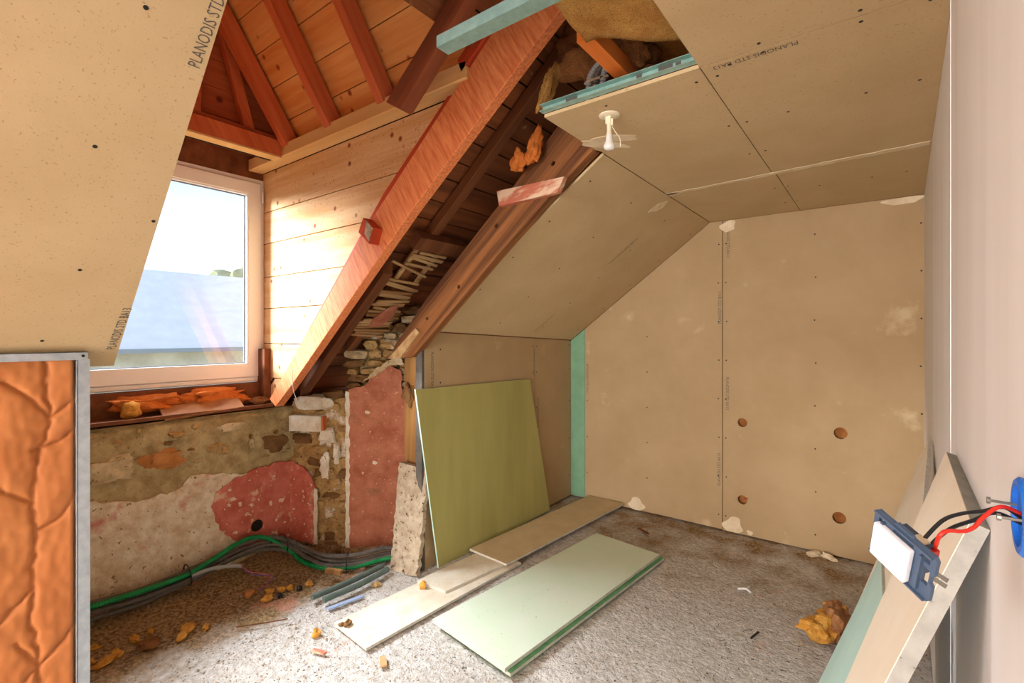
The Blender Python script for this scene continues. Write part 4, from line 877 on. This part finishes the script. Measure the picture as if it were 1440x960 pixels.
bit('plaster_lump', -.382,3.955,(.055,.03,.018),'filler','white plaster lump at the foot of the back wall','plaster',8)
bit('plaster_lump', -.30,3.95,(.05,.028,.018),'filler','white plaster lump beside another at the back wall foot, nearer the right wall','plaster',9)
ins = thing('insulation_scrap', (-.22,2.93,0), 'torn kraft and yellow wool scrap on the floor beside the pale teal board', 'insulation')
G().rock((-.25,2.86,.06), (.075,.075,.055), 4, 3, .7).rock((-.20,2.99,.085), (.06,.06,.05), 6, 3, .7).done('wool', 'wool_yellow', ins)
G().rock((-.185,2.93,.085), (.055,.11,.085), 8, 3, .6).done('kraft_paper', 'kraft_brown', ins)
tag(G().tube([(-.69,3.13,.008),(-.65,3.15,.012),(-.62,3.13,.008)], .006, 6, .01).tube([(-.65,3.15,.010),(-.64,3.20,.008)], .005, 6, .01).done('plastic_clip', 'pvc'), 'small white plastic clip on the bare concrete', 'clip')
tag(G().obox((-1.47,3.61,.008), (.05,-.03,0), (.006,.01,0), (0,0,.004)).done('wood_splinter', 'old_rafter'), 'dark wood splinter near the far end of the pale green board', 'splinter')
tag(G().obox((-.515,2.70,.008), (.01,.04,0), (.004,-.001,0), (0,0,.003)).done('bent_nail', 'screw'), 'dark bent nail on the concrete near the insulation scrap', 'nail')
tag(G().obox((-1.84,1.44,.010), (.03,-.02,0), (.008,.012,0), (0,0,.004)).done('wood_chip', 'lath'), 'pale wood chip on the concrete between the two board stacks', 'wood chip')
tag(G().obox((-2.14,1.30,.010), (.035,.012,0), (-.003,.010,0), (0,0,.004)).done('wood_chip', 'painted_wood'), 'pinkish wood chip beside the end of the long pale strip', 'wood chip')
tag(G().tube([(-2.66,1.15,.012),(-2.58,1.24,.016),(-2.52,1.35,.010)], .003, 5, .02).done('twig', 'old_rafter'), 'thin dark twig on the concrete between dirt and plasterboard strips', 'twig')
bit('hollow_lump', -2.86,.83,(.045,.05,.02),'wool_dark','dark brown clod of debris in the dirt near the steel frame','debris',10)
for x, y, s, k in ((-2.74,1.86,.035,1),(-2.68,1.93,.03,2),(-2.62,1.78,.028,3),(-2.66,1.70,.022,4),(-2.86,2.0,.03,5),(-2.44,1.86,.03,6),(-2.95,1.93,.03,7)):
    bit('rubble_piece', x, y, (s,s*.6,s*.45), rr.choice(('stone_a','stone_d','painted_wood')), 'small piece of rubble at the foot of the splayed wall', 'rubble', k+11, 'rubble pieces at the splayed wall foot')
tag(G().obox((-2.70,1.74,.06), (.05,.02,0), (-.006,.014,0), (0,0,.012)).done('wood_block', 'post'), 'short brown wood block in the rubble before the cement slab', 'wood block')
# grit nobody could count
g = G(); rr = random.Random(99)
for k in range(5200):
    if rr.random() < .25: x, y = -3.2+rr.random()**1.6*1.2, rr.uniform(.3,2.0)
    else: x, y = rr.uniform(-3.1,.1), rr.uniform(.8,3.95)
    if -1.9 < x < -1.15 and 1.65 < y < 3.3: continue
    if -2.3 < x < -1.78 and y > 1.42: continue
    s = rr.uniform(.002,.0055)*(1.6 if rr.random() < .06 else 1); z = floorh(x, y)+s*.4
    a = rr.random()*6.28; u_ = Vector((math.cos(a),math.sin(a),0))*s*rr.uniform(.8,1.6); v_ = Vector((-math.sin(a),math.cos(a),0))*s
    c = Vector((x,y,z)); g.add([c+u_,c+v_,c-u_,c-v_,c+up*s*.8,c-up*s*.5], [(0,1,4),(1,2,4),(2,3,4),(3,0,4),(1,0,5),(2,1,5),(3,2,5),(0,3,5)])
o = g.done('grit', 'cement'); tag(o, 'loose grit and crumbs scattered over the rough concrete', 'grit', kind='stuff')

# small block on the orange rafter
bk = thing('rafter_block', (-2.11,1.6,2.0), 'small diamond shaped block nailed on the long orange rafter', 'wood block')
o = G().prism([(-2.150,2.125),(-2.065,2.062),(-2.10,1.985),(-2.19,2.055)], (0,1.555,0), (1,0,0), (0,0,1), (0,1,0), .059).done('block', 'trimmer_dark', bk)
G().prism([(-2.118,2.105),(-2.068,2.060),(-2.10,1.998),(-2.135,2.04)], (0,1.551,0), (1,0,0), (0,0,1), (0,1,0), .004).done('end_grain', 'cement', bk)
tag(G().tube([(-2.93,1.60,1.30),(-2.96,1.62,1.18),(-2.99,1.66,1.10)], .0015, 5, .02).done('thread', 'pvc'), 'thin white thread hanging under the long orange rafter', 'thread')

# ------------------------------------------------------------------ outside
hs_ = thing('neighbour_house', (-16,10,-3), 'pale slate roofed house seen through the dormer window', 'house')
G().box((-20,-6,-3),(-14.2,30,1.25)).done('wall', 'far_stone', hs_)
G().prism([(-13.8,1.15),(-17.4,3.45),(-21,1.15)], (0,-6.3,0), (1,0,0), (0,0,1), (0,1,0), 36.6).done('roof', 'slate', hs_)
G().box((-13.85,-6.3,1.08),(-13.70,30.3,1.18)).done('gutter', 'conduit_pale', hs_)
G().box((-17.7,9.2,3.2),(-17.1,10.0,4.2)).done('chimney', 'far_stone', hs_)
tt = thing('garden_tree', (-24,11.2,-3), 'pale leafy tree behind the neighbouring roof', 'tree')
G().cyl((-24,11.2,-3),(-24,11.2,2.5),.25,.12,10).done('trunk', 'old_rafter', tt)
G().rock((-24,11.2,3.2), (1.5,1.7,1.5), 4, 4, .8).done('crown', 'far_leaf', tt)
g = G().box((-80,-80,-3.3),(-3.76,80,-3.0)); struct('ground_outside', g.V, g.F, 'ground')
